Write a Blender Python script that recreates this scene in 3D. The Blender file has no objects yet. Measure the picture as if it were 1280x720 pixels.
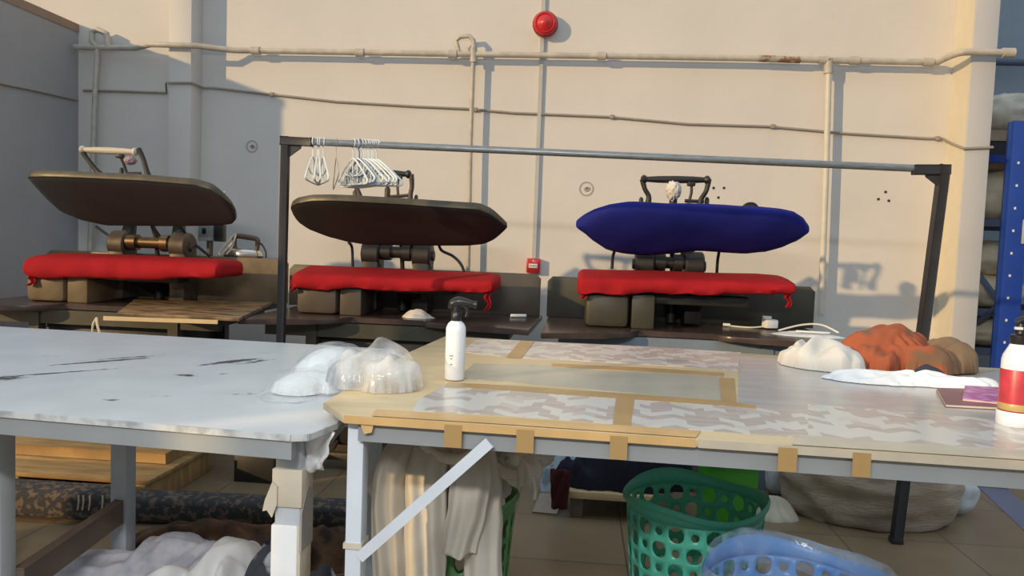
import bpy, bmesh, math, random
from math import sin, cos, pi, radians, tan
from mathutils import Vector as V, Matrix, noise

S = bpy.context.scene
COL = S.collection
rnd = random.Random(7)

# ------------------------------------------------------------------ camera frame
FPX = 930.0
CAM = V((0, 0, 1.3))
yaw, pitch, roll = radians(5), radians(3.5), radians(2.1)
FW = V((-sin(yaw)*cos(pitch), cos(yaw)*cos(pitch), -sin(pitch)))
R0 = V((cos(yaw), sin(yaw), 0)); U0 = R0.cross(FW)
RT = R0*cos(roll) + U0*sin(roll); UP = -R0*sin(roll) + U0*cos(roll)
def ray(x, y): return FW + RT*((x-640)/FPX) + UP*((360-y)/FPX)
def at_z(x, y, z):
    d = ray(x, y); return CAM + d*((z-CAM.z)/d.z)
def at_y(x, y, yy):
    d = ray(x, y); return CAM + d*(yy/d.y)

# ------------------------------------------------------------------ materials
def mat(name, col, rough=.6, metal=0.0, var=.08, scale=9.0, col2=None, mix=None, bump=0.0, bscale=60.0,
        alpha=1.0, spec=.5, stretch=None, detail=4, trans=0):
    m = bpy.data.materials.new(name); m.use_nodes = True
    nt = m.node_tree; N = nt.nodes; L = nt.links
    b = N['Principled BSDF']
    b.inputs['Roughness'].default_value = rough; b.inputs['Metallic'].default_value = metal
    b.inputs['Specular IOR Level'].default_value = spec
    tc = N.new('ShaderNodeTexCoord'); src = tc.outputs['Object']
    if stretch:
        mp = N.new('ShaderNodeMapping'); mp.inputs['Scale'].default_value = stretch
        L.new(src, mp.inputs['Vector']); src = mp.outputs[0]
    nz = N.new('ShaderNodeTexNoise'); nz.inputs['Scale'].default_value = scale; nz.inputs['Detail'].default_value = detail
    L.new(src, nz.inputs['Vector'])
    rp = N.new('ShaderNodeValToRGB'); L.new(nz.outputs['Fac'], rp.inputs['Fac'])
    c = V(col)
    if col2 is None:
        a, z = c*(1-var), c*(1+var); p0, p1 = .3, .7
    else:
        a, z = c, V(col2); p0, p1 = mix or (.4, .6)
    rp.color_ramp.elements[0].position = p0; rp.color_ramp.elements[1].position = p1
    rp.color_ramp.elements[0].color = (*a, 1); rp.color_ramp.elements[1].color = (*[min(1, q) for q in z], 1)
    L.new(rp.outputs[0], b.inputs['Base Color'])
    if bump:
        n2 = N.new('ShaderNodeTexNoise'); n2.inputs['Scale'].default_value = bscale; n2.inputs['Detail'].default_value = 3
        L.new(src, n2.inputs['Vector'])
        bp = N.new('ShaderNodeBump'); bp.inputs['Strength'].default_value = bump; bp.inputs['Distance'].default_value = .01
        L.new(n2.outputs['Fac'], bp.inputs['Height']); L.new(bp.outputs[0], b.inputs['Normal'])
    if alpha < 1: b.inputs['Alpha'].default_value = alpha
    if trans: b.inputs['Transmission Weight'].default_value = trans
    return m

M = {}
def dm(k, *a, **kw): M[k] = mat(k, *a, **kw); return M[k]
dm('wall_plaster', (.63, .60, .57), rough=.75, var=.035, scale=2.2, bump=.12, bscale=25)
dm('pillar_cream', (.66, .60, .48), rough=.75, var=.03)
dm('pillar_paint', (.50, .50, .52), rough=.75, var=.03, scale=3, bump=.1, bscale=25)
dm('partition_paint', (.33, .33, .345), rough=.8, var=.05, scale=3, bump=.15, bscale=40)
dm('partition_cap', (.30, .21, .15), rough=.8)
dm('recess_paint', (.30, .36, .42), rough=.85, var=.04)
dm('pipe_paint', (.47, .43, .37), rough=.5, var=.16, scale=14)
dm('pipe_rust', (.40, .36, .30), col2=(.20, .10, .05), mix=(.45, .6), rough=.7, scale=25)
dm('conduit_grey', (.44, .44, .43), rough=.5)
dm('conduit_pale', (.58, .55, .48), rough=.45)
dm('cable_grey', (.30, .27, .23), rough=.6)
dm('cable_black', (.012, .013, .016), rough=.5)
dm('cable_white', (.72, .70, .64), rough=.45)
dm('alarm_red', (.55, .025, .03), rough=.3, var=.1)
dm('alarm_dark', (.30, .012, .018), rough=.35)
dm('label_white', (.72, .70, .68), rough=.5)
dm('ink_black', (.03, .03, .03), rough=.6)
dm('plug_grey', (.36, .33, .30), rough=.8)
dm('rail_steel', (.24, .265, .28), rough=.35, metal=.6, var=.2, scale=20, stretch=(1, 6, 6))
dm('post_black', (.028, .027, .03), rough=.45, var=.2)
dm('hanger_white', (.74, .77, .76), rough=.35)
dm('hanger_wire', (.42, .37, .30), rough=.4)
dm('hanger_blue', (.10, .17, .36), rough=.4)
dm('cast_brown', (.085, .066, .048), rough=.5, metal=.3, var=.3, scale=14)
dm('cast_olive', (.05, .046, .03), rough=.45, var=.2, scale=6)
dm('cast_dark', (.022, .019, .016), rough=.5, var=.3)
dm('panel_brown', (.075, .058, .042), rough=.5, var=.25, scale=5)
dm('panel_ochre', (.15, .105, .055), rough=.5, var=.35, scale=6)
dm('press_sole', (.040, .042, .047), rough=.55, metal=.2, var=.1, scale=4)
dm('press_black', (.020, .019, .018), rough=.6, var=.2, scale=5)
dm('press_rim', (.10, .085, .060), rough=.45, metal=.35, var=.25, scale=12)
dm('shelf_brown', (.065, .042, .036), rough=.25, var=.35, scale=7)
dm('shelf_edge', (.012, .012, .013), rough=.3)
dm('frame_bluegrey', (.17, .21, .25), rough=.5)
dm('cloth_red', (.36, .013, .018), rough=.85, spec=.15, var=.12, scale=6, bump=.12, bscale=30)
dm('cloth_blue', (.013, .018, .19), rough=.8, spec=.2, var=.18, scale=5, bump=.12, bscale=25)
dm('grip_cream', (.58, .50, .38), rough=.5, var=.1)
dm('grip_black', (.018, .016, .015), rough=.4)
dm('brass', (.20, .13, .07), rough=.35, metal=.8, var=.3)
dm('box_grey', (.27, .27, .26), rough=.5)
dm('iron_chrome', (.62, .58, .52), rough=.15, metal=.95)
dm('iron_brown', (.09, .055, .035), rough=.4)
dm('cotton_cord', (.62, .52, .38), rough=.8)
dm('rag_white', (.68, .64, .58), rough=.9, bump=.2)
dm('rag_pink', (.45, .28, .30), rough=.9)
dm('glass_gauge', (.45, .47, .47), rough=.1)
dm('board_worn', (.33, .22, .11), col2=(.08, .05, .028), mix=(.38, .62), rough=.35, scale=7, stretch=(1, 3, 1))
dm('board_edge', (.62, .46, .25), rough=.5)
dm('leg_paint', (.48, .51, .54), rough=.5, var=.06, scale=8, bump=.05)
dm('leg_pale', (.66, .70, .75), rough=.5, var=.05, scale=8)
dm('apron_grey', (.30, .315, .32), rough=.5, var=.06)
dm('wood_dark', (.15, .11, .085), rough=.6, var=.2, scale=5)
dm('edge_worn', (.62, .62, .60), col2=(.36, .37, .38), mix=(.45, .65), rough=.5, scale=22)
dm('board_tan', (.62, .48, .28), rough=.35, var=.12, scale=5, stretch=(1, 3, 1))
dm('tape_brown', (.45, .28, .11), rough=.3, var=.1, scale=8)
dm('tape_orange', (.66, .41, .17), rough=.35, var=.12, scale=9)
dm('tape_cream', (.56, .48, .36), rough=.4, var=.1, scale=12)
dm('sheet_beige', (.46, .43, .33), rough=.25, var=.1, scale=6)
dm('sheet_grey', (.47, .44, .41), rough=.2, var=.09, scale=4, stretch=(2, 5, 1))
dm('wrap_white', (.84, .83, .81), rough=.35)
dm('wrap_tan', (.60, .53, .42), rough=.4, var=.12)
dm('wrap_mud', (.32, .29, .27), rough=.6, var=.2)
dm('plastic_white', (.78, .80, .83), rough=.3, var=.03)
dm('plastic_black', (.012, .012, .013), rough=.35)
dm('label_red', (.48, .045, .06), rough=.35, var=.2, scale=30)
dm('label_gold', (.45, .33, .12), rough=.35)
dm('paper_white', (.88, .88, .86), rough=.7, var=.03)
dm('book_maroon', (.24, .10, .11), rough=.45, var=.15)
dm('book_pages', (.72, .66, .58), rough=.8)
dm('book_purple', (.42, .10, .30), col2=(.60, .30, .48), mix=(.45, .6), rough=.4, scale=28)
dm('cloth_white', (.70, .66, .59), rough=.9, var=.04, bump=.1)
dm('cloth_scarf', (.33, .085, .035), col2=(.16, .09, .05), mix=(.54, .62), rough=.9, scale=9, bump=.2, bscale=35, detail=1)
dm('cloth_brownfold', (.22, .14, .08), rough=.9, var=.2, bump=.2)
dm('cloth_navyfold', (.03, .035, .05), rough=.9)
dm('cloth_beige', (.56, .52, .45), rough=.9, var=.06, scale=5, bump=.1, bscale=20)
dm('cloth_lavender', (.46, .46, .54), col2=(.62, .61, .66), mix=(.4, .6), rough=.95, scale=16, bump=.5, bscale=30)
dm('cloth_bright', (.88, .88, .88), rough=.9, var=.03)
dm('cloth_stripe', (.06, .065, .085), col2=(.55, .56, .60), mix=(.53, .6), rough=.9, scale=9, detail=1)
dm('cloth_umber', (.16, .085, .045), col2=(.06, .035, .025), mix=(.4, .6), rough=.95, scale=11, bump=.4)
dm('cloth_navy', (.010, .010, .022), rough=.95, var=.3)
dm('cloth_darkred', (.07, .012, .012), rough=.95)
dm('cloth_paleblue', (.52, .60, .70), col2=(.25, .30, .36), mix=(.5, .62), rough=.9, scale=16)
dm('basket_green', (.09, .50, .36), rough=.35, var=.05)
dm('basket_leaf', (.13, .32, .12), rough=.4, var=.1)
dm('basket_blue', (.14, .33, .72), rough=.35, var=.05)
dm('crate_green', (.06, .38, .02), rough=.4, var=.1)
dm('sack', (.42, .33, .25), rough=.9, var=.14, scale=7, bump=.5, bscale=28, stretch=(1, 1, 4))
dm('bale_cream', (.70, .58, .40), rough=.85, var=.14, scale=8, bump=.5, bscale=18)
dm('bale_tan', (.34, .25, .17), rough=.85, var=.2, scale=8, bump=.5, bscale=18)
dm('bale_wrap', (.56, .51, .42), rough=.4, var=.2, scale=10, bump=.6, bscale=18)
dm('rack_blue', (.012, .05, .32), rough=.4, var=.08)
dm('rack_dull', (.10, .12, .19), rough=.5)
dm('rack_dark', (.025, .024, .028), rough=.7)
dm('pallet_wood', (.50, .31, .12), col2=(.33, .20, .085), mix=(.4, .65), rough=.8, scale=4, stretch=(1, 6, 1), bump=.15)
dm('carpet', (.05, .05, .055), col2=(.17, .125, .09), mix=(.5, .6), rough=.95, scale=38, bump=.4, detail=2)
dm('carton', (.40, .33, .26), rough=.9)
dm('foam_white', (.66, .70, .74), rough=.6, var=.1, scale=14, bump=.3, bscale=30)

def clear_plastic(name, tint, frac, rough=.15):
    m = bpy.data.materials.new(name); m.use_nodes = True
    nt = m.node_tree; N = nt.nodes; L = nt.links; N.clear()
    out = N.new('ShaderNodeOutputMaterial'); mx = N.new('ShaderNodeMixShader'); tr = N.new('ShaderNodeBsdfTransparent')
    b = N.new('ShaderNodeBsdfPrincipled'); b.inputs['Base Color'].default_value = (*tint, 1); b.inputs['Roughness'].default_value = rough
    nz = N.new('ShaderNodeTexNoise'); nz.inputs['Scale'].default_value = 14; nz.inputs['Detail'].default_value = 3
    tc = N.new('ShaderNodeTexCoord'); L.new(tc.outputs['Object'], nz.inputs['Vector'])
    mr = N.new('ShaderNodeMapRange'); mr.inputs[1].default_value = .3; mr.inputs[2].default_value = .7
    mr.inputs[3].default_value = max(0, frac-.22); mr.inputs[4].default_value = min(1, frac+.22)
    L.new(nz.outputs['Fac'], mr.inputs[0]); L.new(mr.outputs[0], mx.inputs[0])
    bp = N.new('ShaderNodeBump'); bp.inputs['Strength'].default_value = .5; bp.inputs['Distance'].default_value = .02
    L.new(nz.outputs['Fac'], bp.inputs['Height']); L.new(bp.outputs[0], b.inputs['Normal'])
    L.new(tr.outputs[0], mx.inputs[1]); L.new(b.outputs[0], mx.inputs[2]); L.new(mx.outputs[0], out.inputs[0])
    M[name] = m
clear_plastic('film_clear', (.80, .80, .78), .38)
clear_plastic('film_bag', (.72, .72, .71), .40)
clear_plastic('film_thin', (.80, .80, .78), .22)
clear_plastic('film_liner', (.55, .72, .95), .22)
clear_plastic('film_milky', (.85, .86, .86), .72)

def floor_material():
    m = bpy.data.materials.new('floor_tiles'); m.use_nodes = True
    nt = m.node_tree; N = nt.nodes; L = nt.links; b = N['Principled BSDF']
    tc = N.new('ShaderNodeTexCoord'); br = N.new('ShaderNodeTexBrick')
    br.offset = 0; br.inputs['Scale'].default_value = 1.0
    br.inputs['Brick Width'].default_value = .5; br.inputs['Row Height'].default_value = .5
    br.inputs['Mortar Size'].default_value = .004
    br.inputs['Color1'].default_value = (.31, .225, .135, 1); br.inputs['Color2'].default_value = (.34, .25, .15, 1)
    br.inputs['Mortar'].default_value = (.15, .12, .09, 1)
    L.new(tc.outputs['Object'], br.inputs['Vector'])
    nz = N.new('ShaderNodeTexNoise'); nz.inputs['Scale'].default_value = 5; nz.inputs['Detail'].default_value = 6
    L.new(tc.outputs['Object'], nz.inputs['Vector'])
    mx = N.new('ShaderNodeMix'); mx.data_type = 'RGBA'; mx.blend_type = 'MULTIPLY'; mx.inputs[0].default_value = .35
    L.new(br.outputs['Color'], mx.inputs[6]); L.new(nz.outputs['Fac'], mx.inputs[7]); L.new(mx.outputs[2], b.inputs['Base Color'])
    b.inputs['Roughness'].default_value = .35
    M['floor'] = m
floor_material()

def gray_top_material(stains):
    m = bpy.data.materials.new('painted_worktop'); m.use_nodes = True
    nt = m.node_tree; N = nt.nodes; L = nt.links; b = N['Principled BSDF']
    b.inputs['Roughness'].default_value = .32
    tc = N.new('ShaderNodeTexCoord')
    nz = N.new('ShaderNodeTexNoise'); nz.inputs['Scale'].default_value = 5; nz.inputs['Detail'].default_value = 6
    L.new(tc.outputs['Object'], nz.inputs['Vector'])
    rp = N.new('ShaderNodeValToRGB'); rp.color_ramp.elements[0].color = (.58, .60, .605, 1); rp.color_ramp.elements[1].color = (.68, .695, .70, 1)
    rp.color_ramp.elements[0].position = .3; rp.color_ramp.elements[1].position = .7
    L.new(nz.outputs['Fac'], rp.inputs[0])
    n2 = N.new('ShaderNodeTexNoise'); n2.inputs['Scale'].default_value = 42; n2.inputs['Detail'].default_value = 4
    L.new(tc.outputs['Object'], n2.inputs['Vector'])
    acc = None
    for (cx, cy, rx, ry, rz, k) in stains:
        mp = N.new('ShaderNodeMapping'); mp.vector_type = 'TEXTURE'
        mp.inputs['Location'].default_value = (cx, cy, 0); mp.inputs['Rotation'].default_value = (0, 0, rz); mp.inputs['Scale'].default_value = (rx, ry, 1)
        L.new(tc.outputs['Object'], mp.inputs[0])
        g = N.new('ShaderNodeTexGradient'); g.gradient_type = 'SPHERICAL'; L.new(mp.outputs[0], g.inputs[0])
        a = N.new('ShaderNodeMath'); a.operation = 'MULTIPLY'; a.inputs[1].default_value = k; L.new(g.outputs['Fac'], a.inputs[0])
        if acc is None: acc = a.outputs[0]
        else:
            s = N.new('ShaderNodeMath'); s.operation = 'MAXIMUM'; L.new(acc, s.inputs[0]); L.new(a.outputs[0], s.inputs[1]); acc = s.outputs[0]
    t = N.new('ShaderNodeMath'); t.operation = 'ADD'; L.new(acc, t.inputs[0]); L.new(n2.outputs['Fac'], t.inputs[1])
    mr = N.new('ShaderNodeMapRange'); mr.inputs[1].default_value = .72; mr.inputs[2].default_value = 1.0; L.new(t.outputs[0], mr.inputs[0])
    mx = N.new('ShaderNodeMix'); mx.data_type = 'RGBA'; mx.inputs[7].default_value = (.06, .06, .07, 1)
    L.new(mr.outputs[0], mx.inputs[0]); L.new(rp.outputs[0], mx.inputs[6]); L.new(mx.outputs[2], b.inputs['Base Color'])
    M['gray_top'] = m

def chevron_material(name, rot):
    """lilac striped paper with pale lozenge patches set in zigzag rows"""
    m = bpy.data.materials.new(name); m.use_nodes = True
    nt = m.node_tree; N = nt.nodes; L = nt.links; b = N['Principled BSDF']
    b.inputs['Roughness'].default_value = .22
    tc = N.new('ShaderNodeTexCoord'); mp = N.new('ShaderNodeMapping'); mp.inputs['Rotation'].default_value = (0, 0, rot)
    L.new(tc.outputs['Object'], mp.inputs[0]); sp = N.new('ShaderNodeSeparateXYZ'); L.new(mp.outputs[0], sp.inputs[0])
    def math(op, a, bb):
        n = N.new('ShaderNodeMath'); n.operation = op
        for i, q in enumerate((a, bb)):
            if isinstance(q, (int, float)): n.inputs[i].default_value = q
            else: L.new(q, n.inputs[i])
        return n.outputs[0]
    tri = math('PINGPONG', sp.outputs[0], .05)
    yy = math('ADD', sp.outputs[1], math('MULTIPLY', tri, .75))
    row = math('FLOOR', math('DIVIDE', yy, .036), 0)
    colm = math('FLOOR', math('DIVIDE', math('ADD', sp.outputs[0], math('MULTIPLY', row, .025)), .05), 0)
    cb = N.new('ShaderNodeCombineXYZ'); L.new(row, cb.inputs[0]); L.new(colm, cb.inputs[1])
    wn = N.new('ShaderNodeTexWhiteNoise'); wn.noise_dimensions = '2D'; L.new(cb.outputs[0], wn.inputs[0])
    st = N.new('ShaderNodeTexNoise'); mp2 = N.new('ShaderNodeMapping'); mp2.inputs['Scale'].default_value = (4, 55, 1); mp2.inputs['Rotation'].default_value = (0, 0, rot)
    L.new(tc.outputs['Object'], mp2.inputs[0]); L.new(mp2.outputs[0], st.inputs['Vector']); st.inputs['Scale'].default_value = 1; st.inputs['Detail'].default_value = 3
    rp = N.new('ShaderNodeValToRGB'); E = rp.color_ramp.elements
    E[0].position = .25; E[0].color = (.44, .365, .32, 1); E[1].position = .75; E[1].color = (.57, .50, .44, 1)
    L.new(st.outputs['Fac'], rp.inputs[0])
    r2 = N.new('ShaderNodeMapRange'); r2.inputs[1].default_value = .44; r2.inputs[2].default_value = .56; r2.inputs[4].default_value = .85
    L.new(wn.outputs['Value'], r2.inputs[0])
    mx = N.new('ShaderNodeMix'); mx.data_type = 'RGBA'; mx.inputs[7].default_value = (.69, .66, .60, 1)
    L.new(r2.outputs[0], mx.inputs[0]); L.new(rp.outputs[0], mx.inputs[6]); L.new(mx.outputs[2], b.inputs['Base Color'])
    M[name] = m
chevron_material('sheet_lilac', radians(4))

# ------------------------------------------------------------------ mesh builder
def frames(pts):
    """parallel transport frames along a polyline"""
    out = []; n = len(pts); prev = None
    for i in range(n):
        t = (pts[min(i+1, n-1)] - pts[max(i-1, 0)]).normalized()
        if prev is None:
            a = V((0, 0, 1)) if abs(t.z) < .9 else V((1, 0, 0))
            u = (a - t*a.dot(t)).normalized()
        else:
            u = (prev - t*prev.dot(t)).normalized()
        prev = u; out.append((u, t.cross(u)))
    return out

def smooth_path(pts, k=6):
    pts = [V(p) for p in pts]; out = []
    for i in range(len(pts)-1):
        p0 = pts[max(i-1, 0)]; p1 = pts[i]; p2 = pts[i+1]; p3 = pts[min(i+2, len(pts)-1)]
        for j in range(k):
            t = j/k
            out.append(.5*((2*p1) + (p2-p0)*t + (2*p0-5*p1+4*p2-p3)*t*t + (3*p1-p0-3*p2+p3)*t**3))
    out.append(pts[-1]); return out

class MB:
    def __init__(s): s.bm = bmesh.new()
    def faces(s, rings, close_u=True, cap=True):
        vs = [[s.bm.verts.new(p) for p in r] for r in rings]
        n = len(vs[0])
        for a, b in zip(vs, vs[1:]):
            for i in range(n if close_u else n-1):
                j = (i+1) % n
                try: s.bm.faces.new((a[i], a[j], b[j], b[i]))
                except ValueError: pass
        if cap and close_u:
            for r in (vs[0], vs[-1]):
                try: s.bm.faces.new(r)
                except ValueError: pass
        return vs
    def box(s, c, d, rz=0, rot=None, bev=0):
        c = V(c); h = V(d)/2
        m = rot if rot is not None else Matrix.Rotation(rz, 3, 'Z')
        g = bmesh.ops.create_cube(s.bm, size=1)
        for v in g['verts']: v.co = c + m @ V((v.co.x*d[0], v.co.y*d[1], v.co.z*d[2]))
        if bev:
            es = list({e for v in g['verts'] for e in v.link_edges})
            bmesh.ops.bevel(s.bm, geom=es, offset=bev, segments=2, affect='EDGES', profile=.5)
        return s
    def bb(s, a, b, bev=0):
        a, b = V(a), V(b); d = b-a
        return s.box((a+b)/2, (abs(d.x), abs(d.y), abs(d.z)), bev=bev)
    def bar(s, p, q, w, h, bev=0, up=(0, 0, 1)):
        p, q = V(p), V(q); t = (q-p).normalized(); u = V(up); u = (u - t*u.dot(t)).normalized(); w_ = t.cross(u)
        m = Matrix((t, w_, u)).transposed()
        return s.box((p+q)/2, ((q-p).length, w, h), rot=m, bev=bev)
    def tube(s, pts, r, seg=10, smooth=0):
        pts = smooth_path(pts, smooth) if smooth else [V(p) for p in pts]
        fr = frames(pts); n = len(pts)
        rr = r if isinstance(r, (list, tuple)) else None
        rings = []
        for i, (p, (u, w)) in enumerate(zip(pts, fr)):
            if rr:
                f = i/(n-1)*(len(rr)-1); k = min(int(f), len(rr)-2); ri = rr[k]+(rr[k+1]-rr[k])*(f-k)
            else: ri = r
            rings.append([p + (u*cos(2*pi*j/seg) + w*sin(2*pi*j/seg))*ri for j in range(seg)])
        s.faces(rings); return s
    def cyl(s, p, q, r, r2=None, seg=16):
        p, q = V(p), V(q); return s.tube([p, q], [r, r if r2 is None else r2], seg)
    def lathe(s, prof, c, seg=28, axis=(0, 0, 1), cap=True):
        c = V(c); t = V(axis).normalized(); a = V((0, 0, 1)) if abs(t.z) < .9 else V((1, 0, 0))
        u = (a - t*a.dot(t)).normalized(); w = t.cross(u)
        s.faces([[c + t*z + (u*cos(2*pi*j/seg)+w*sin(2*pi*j/seg))*max(r, 1e-4) for j in range(seg)] for r, z in prof], cap=cap); return s
    def plate(s, outl, vec, bev=0):
        vec = V(vec); a = [V(p) for p in outl]
        lo = [s.bm.verts.new(p) for p in a]; hi = [s.bm.verts.new(p+vec) for p in a]
        f = [s.bm.faces.new(lo), s.bm.faces.new(hi)]
        n = len(a)
        for i in range(n): f.append(s.bm.faces.new((lo[i], lo[(i+1) % n], hi[(i+1) % n], hi[i])))
        if bev:
            es = [e for e in f[1].edges] + [e for e in f[0].edges]
            bmesh.ops.bevel(s.bm, geom=es, offset=bev, segments=2, affect='EDGES', profile=.5)
        return s
    def loft(s, st, n=3.0, seg=28, tilt=0.0, wob=0, seed=0):
        """st: list of (centre, half_v, half_t). section is a superellipse in the Y-Z plane, tilted about X"""
        vdir = V((0, -sin(tilt), cos(tilt))); tdir = V((0, cos(tilt), sin(tilt)))
        rings = []
        for c, hv, ht in st:
            c = V(c); r = []
            for j in range(seg):
                a = 2*pi*j/seg; ca, sa = cos(a), sin(a)
                x = math.copysign(abs(ca)**(2/n), ca); y = math.copysign(abs(sa)**(2/n), sa)
                p = c + vdir*(hv*y) + tdir*(ht*x)
                if wob: p += V((0, 1, 1))*wob*noise.noise(p*7+V((seed, 0, 0)))
                r.append(p)
            rings.append(r)
        s.faces(rings); return s
    def blob(s, c, r, seed=0, amp=.15, freq=2.0, rz=0, su=40, sv=22, ridge=False, flat=None, power=1.0):
        c = V(c); m = Matrix.Rotation(rz, 3, 'Z'); rings = []
        for i in range(sv+1):
            ph = -pi/2 + pi*i/sv; ring = []
            for j in range(su):
                th = 2*pi*j/su
                cp = abs(cos(ph))**power
                d = V((cp*cos(th), cp*sin(th), sin(ph)))
                nn = noise.noise(d*freq + V((seed*3.1, seed*1.7, seed)))
                n2 = noise.noise(d*freq*2.3 + V((seed, seed*2.3, 5)))
                k = (1-abs(nn)*2)*.6 + n2*.4 if ridge else nn*.75 + n2*.35
                p = V((d.x*r[0], d.y*r[1], d.z*r[2]))*(1+amp*k)
                q = c + m @ p
                if flat is not None and q.z < flat: q.z = flat + .0005*sin(th*3)
                ring.append(q)
            rings.append(ring)
        s.faces(rings, cap=False)
        bmesh.ops.remove_doubles(s.bm, verts=s.bm.verts[:], dist=1e-5)
        return s
    def heap(s, c, rx, ry, h, seed=0, fold=.35, freq=5, rz=0, nr=26, nt=84, dirn=0.0, edge=.18, peak=1.6):
        """crumpled cloth lying on a surface: closed mound with ridged folds"""
        c = V(c); m = Matrix.Rotation(rz, 3, 'Z'); rings = []
        dv = V((cos(dirn), sin(dirn), 0)); dn = V((-sin(dirn), cos(dirn), 0))
        for i in range(nr+1):
            t = i/nr; ring = []
            for j in range(nt):
                th = 2*pi*j/nt; d = V((cos(th), sin(th), 0))
                e = 1 + edge*noise.noise(d*1.7 + V((seed, 3, 1))) + edge*.5*noise.noise(d*4.5+V((seed, 1, 9)))
                q = V((d.x*rx*t*e, d.y*ry*t*e, 0))
                w = V((q.dot(dv)*freq*.26, q.dot(dn)*freq, 0)) + V((seed*1.3, seed, 0))
                w += V((noise.noise(w*.7), noise.noise(w*.7+V((9, 9, 0))), 0))*.6
                rg = 1-math.sqrt(noise.noise(w)**2+.012)*2.3; r2 = 1-math.sqrt(noise.noise(w*1.9+V((4, 2, 0)))**2+.02)*2.3
                z = h*(max(0, 1-t**peak))**.75 * (1-fold + fold*(rg*.65+r2*.35)*1.2)
                if t < 1: z = max(z, .004)
                ring.append(c + m @ V((q.x, q.y, max(z, 0 if t == 1 else .004))))
            rings.append(ring)
        base = [V((p.x, p.y, c.z)) for p in rings[-1]]
        s.faces([base] + rings[::-1])
        bmesh.ops.remove_doubles(s.bm, verts=s.bm.verts[:], dist=1e-5)
        return s
    def field(s, z0, lumps, cell=.006, seed=0, th=.0):
        """piled cloth as a height field: lumps are (x, y, rx, ry, rz, h, fold_dir, freq, fold)"""
        R_ = max(max(l[2], l[3]) for l in lumps)*1.25
        x0 = min(l[0] for l in lumps)-R_; x1 = max(l[0] for l in lumps)+R_
        y0 = min(l[1] for l in lumps)-R_; y1 = max(l[1] for l in lumps)+R_
        nx = int((x1-x0)/cell)+1; ny = int((y1-y0)/cell)+1
        H = {}
        for i in range(nx+1):
            for j in range(ny+1):
                x = x0+i*cell; y = y0+j*cell; best = -1
                for k, (cx, cy, rx, ry, rz, h, fd, fq, fa) in enumerate(lumps):
                    dx, dy = x-cx, y-cy
                    if dx*dx+dy*dy > (max(rx, ry)*1.3)**2: continue
                    u = (dx*cos(rz)+dy*sin(rz))/rx; v = (-dx*sin(rz)+dy*cos(rz))/ry
                    e = 1+.20*noise.noise(V((x*9+seed, y*9, k*3.3)))+.08*noise.noise(V((x*26, y*26, k*2.1+seed)))
                    d2 = (u*u+v*v)/(e*e)
                    if d2 >= 1: continue
                    a_ = dx*cos(fd)+dy*sin(fd); b_ = -dx*sin(fd)+dy*cos(fd)
                    w = V((a_*fq*.25, b_*fq, k*5.7+seed)); w = w+V((0, .8*noise.noise(V((x*8, y*8, k+seed))), 0))
                    n1 = 1-math.sqrt(noise.noise(w)**2+.006)*2.6; n2 = noise.noise(w*2.3)
                    z = h*(1-d2)**.42*(1-fa+fa*(.75*n1+.45*n2+.25))
                    best = max(best, z)
                if best > 0: H[i, j] = max(best, .003)
        vt = {}; vb = {}
        keep = [(i, j) for i in range(nx) for j in range(ny) if all(q in H for q in ((i, j), (i+1, j), (i+1, j+1), (i, j+1)))]
        ks = set(keep); used = {q for i, j in keep for q in ((i, j), (i+1, j), (i+1, j+1), (i, j+1))}
        sm = {}
        for q in used:
            nb = [H[p] for p in ((q[0]+1, q[1]), (q[0]-1, q[1]), (q[0], q[1]+1), (q[0], q[1]-1)) if p in used]
            sm[q] = (H[q]*2+sum(nb))/(2+len(nb))
        bd = set()
        for i, j in keep:
            for p, a_, b_ in (((i-1, j), (i, j), (i, j+1)), ((i+1, j), (i+1, j), (i+1, j+1)), ((i, j-1), (i, j), (i+1, j)), ((i, j+1), (i, j+1), (i+1, j+1))):
                if p not in ks: bd.update((a_, b_))
        for q in used:
            vt[q] = s.bm.verts.new((x0+q[0]*cell, y0+q[1]*cell, z0+(sm[q] if q not in bd else .0015)))
            vb[q] = vt[q] if q in bd else s.bm.verts.new((x0+q[0]*cell, y0+q[1]*cell, z0))
        for i, j in keep:
            qs = ((i, j), (i+1, j), (i+1, j+1), (i, j+1))
            s.bm.faces.new([vt[q] for q in qs])
            if not all(q in bd for q in qs): s.bm.faces.new([vb[q] for q in reversed(qs)])
        return s
    def grid(s, rows, closed=False): s.faces(rows, close_u=closed, cap=False); return s

    def mesh(s, name, angle=40):
        bmesh.ops.recalc_face_normals(s.bm, faces=s.bm.faces[:])
        me = bpy.data.meshes.new(name); s.bm.to_mesh(me); s.bm.free()
        for p in me.polygons: p.use_smooth = True
        me.set_sharp_from_angle(angle=radians(angle))
        return me

def origin_of(o):
    p = V(o.location)
    while o.parent: o = o.parent; p = p + V(o.location)
    return p

def thing(name, label, cat, loc, group=None, kind=None):
    o = bpy.data.objects.new(name, None); COL.objects.link(o); o.location = loc; o.empty_display_size = .1
    o['label'] = label; o['category'] = cat
    if group: o['group'] = group
    if kind: o['kind'] = kind
    return o

def part(name, mb, m, parent, label=None, kind=None, angle=40, solid=0, sub=0):
    me = mb.mesh(name, angle)
    off = origin_of(parent)
    co = [v.co for v in me.vertices]
    c = V((sum(v.x for v in co)/len(co), sum(v.y for v in co)/len(co), min(v.z for v in co)))
    me.transform(Matrix.Translation(-c))
    o = bpy.data.objects.new(name, me); COL.objects.link(o); o.parent = parent; o.location = c-off
    me.materials.append(M[m])
    if label: o['label'] = label
    if kind: o['kind'] = kind
    if solid:
        q = o.modifiers.new('thick', 'SOLIDIFY'); q.thickness = solid; q.offset = 0
    if sub:
        q = o.modifiers.new('smooth', 'SUBSURF'); q.levels = sub; q.render_levels = sub
    return o

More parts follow.
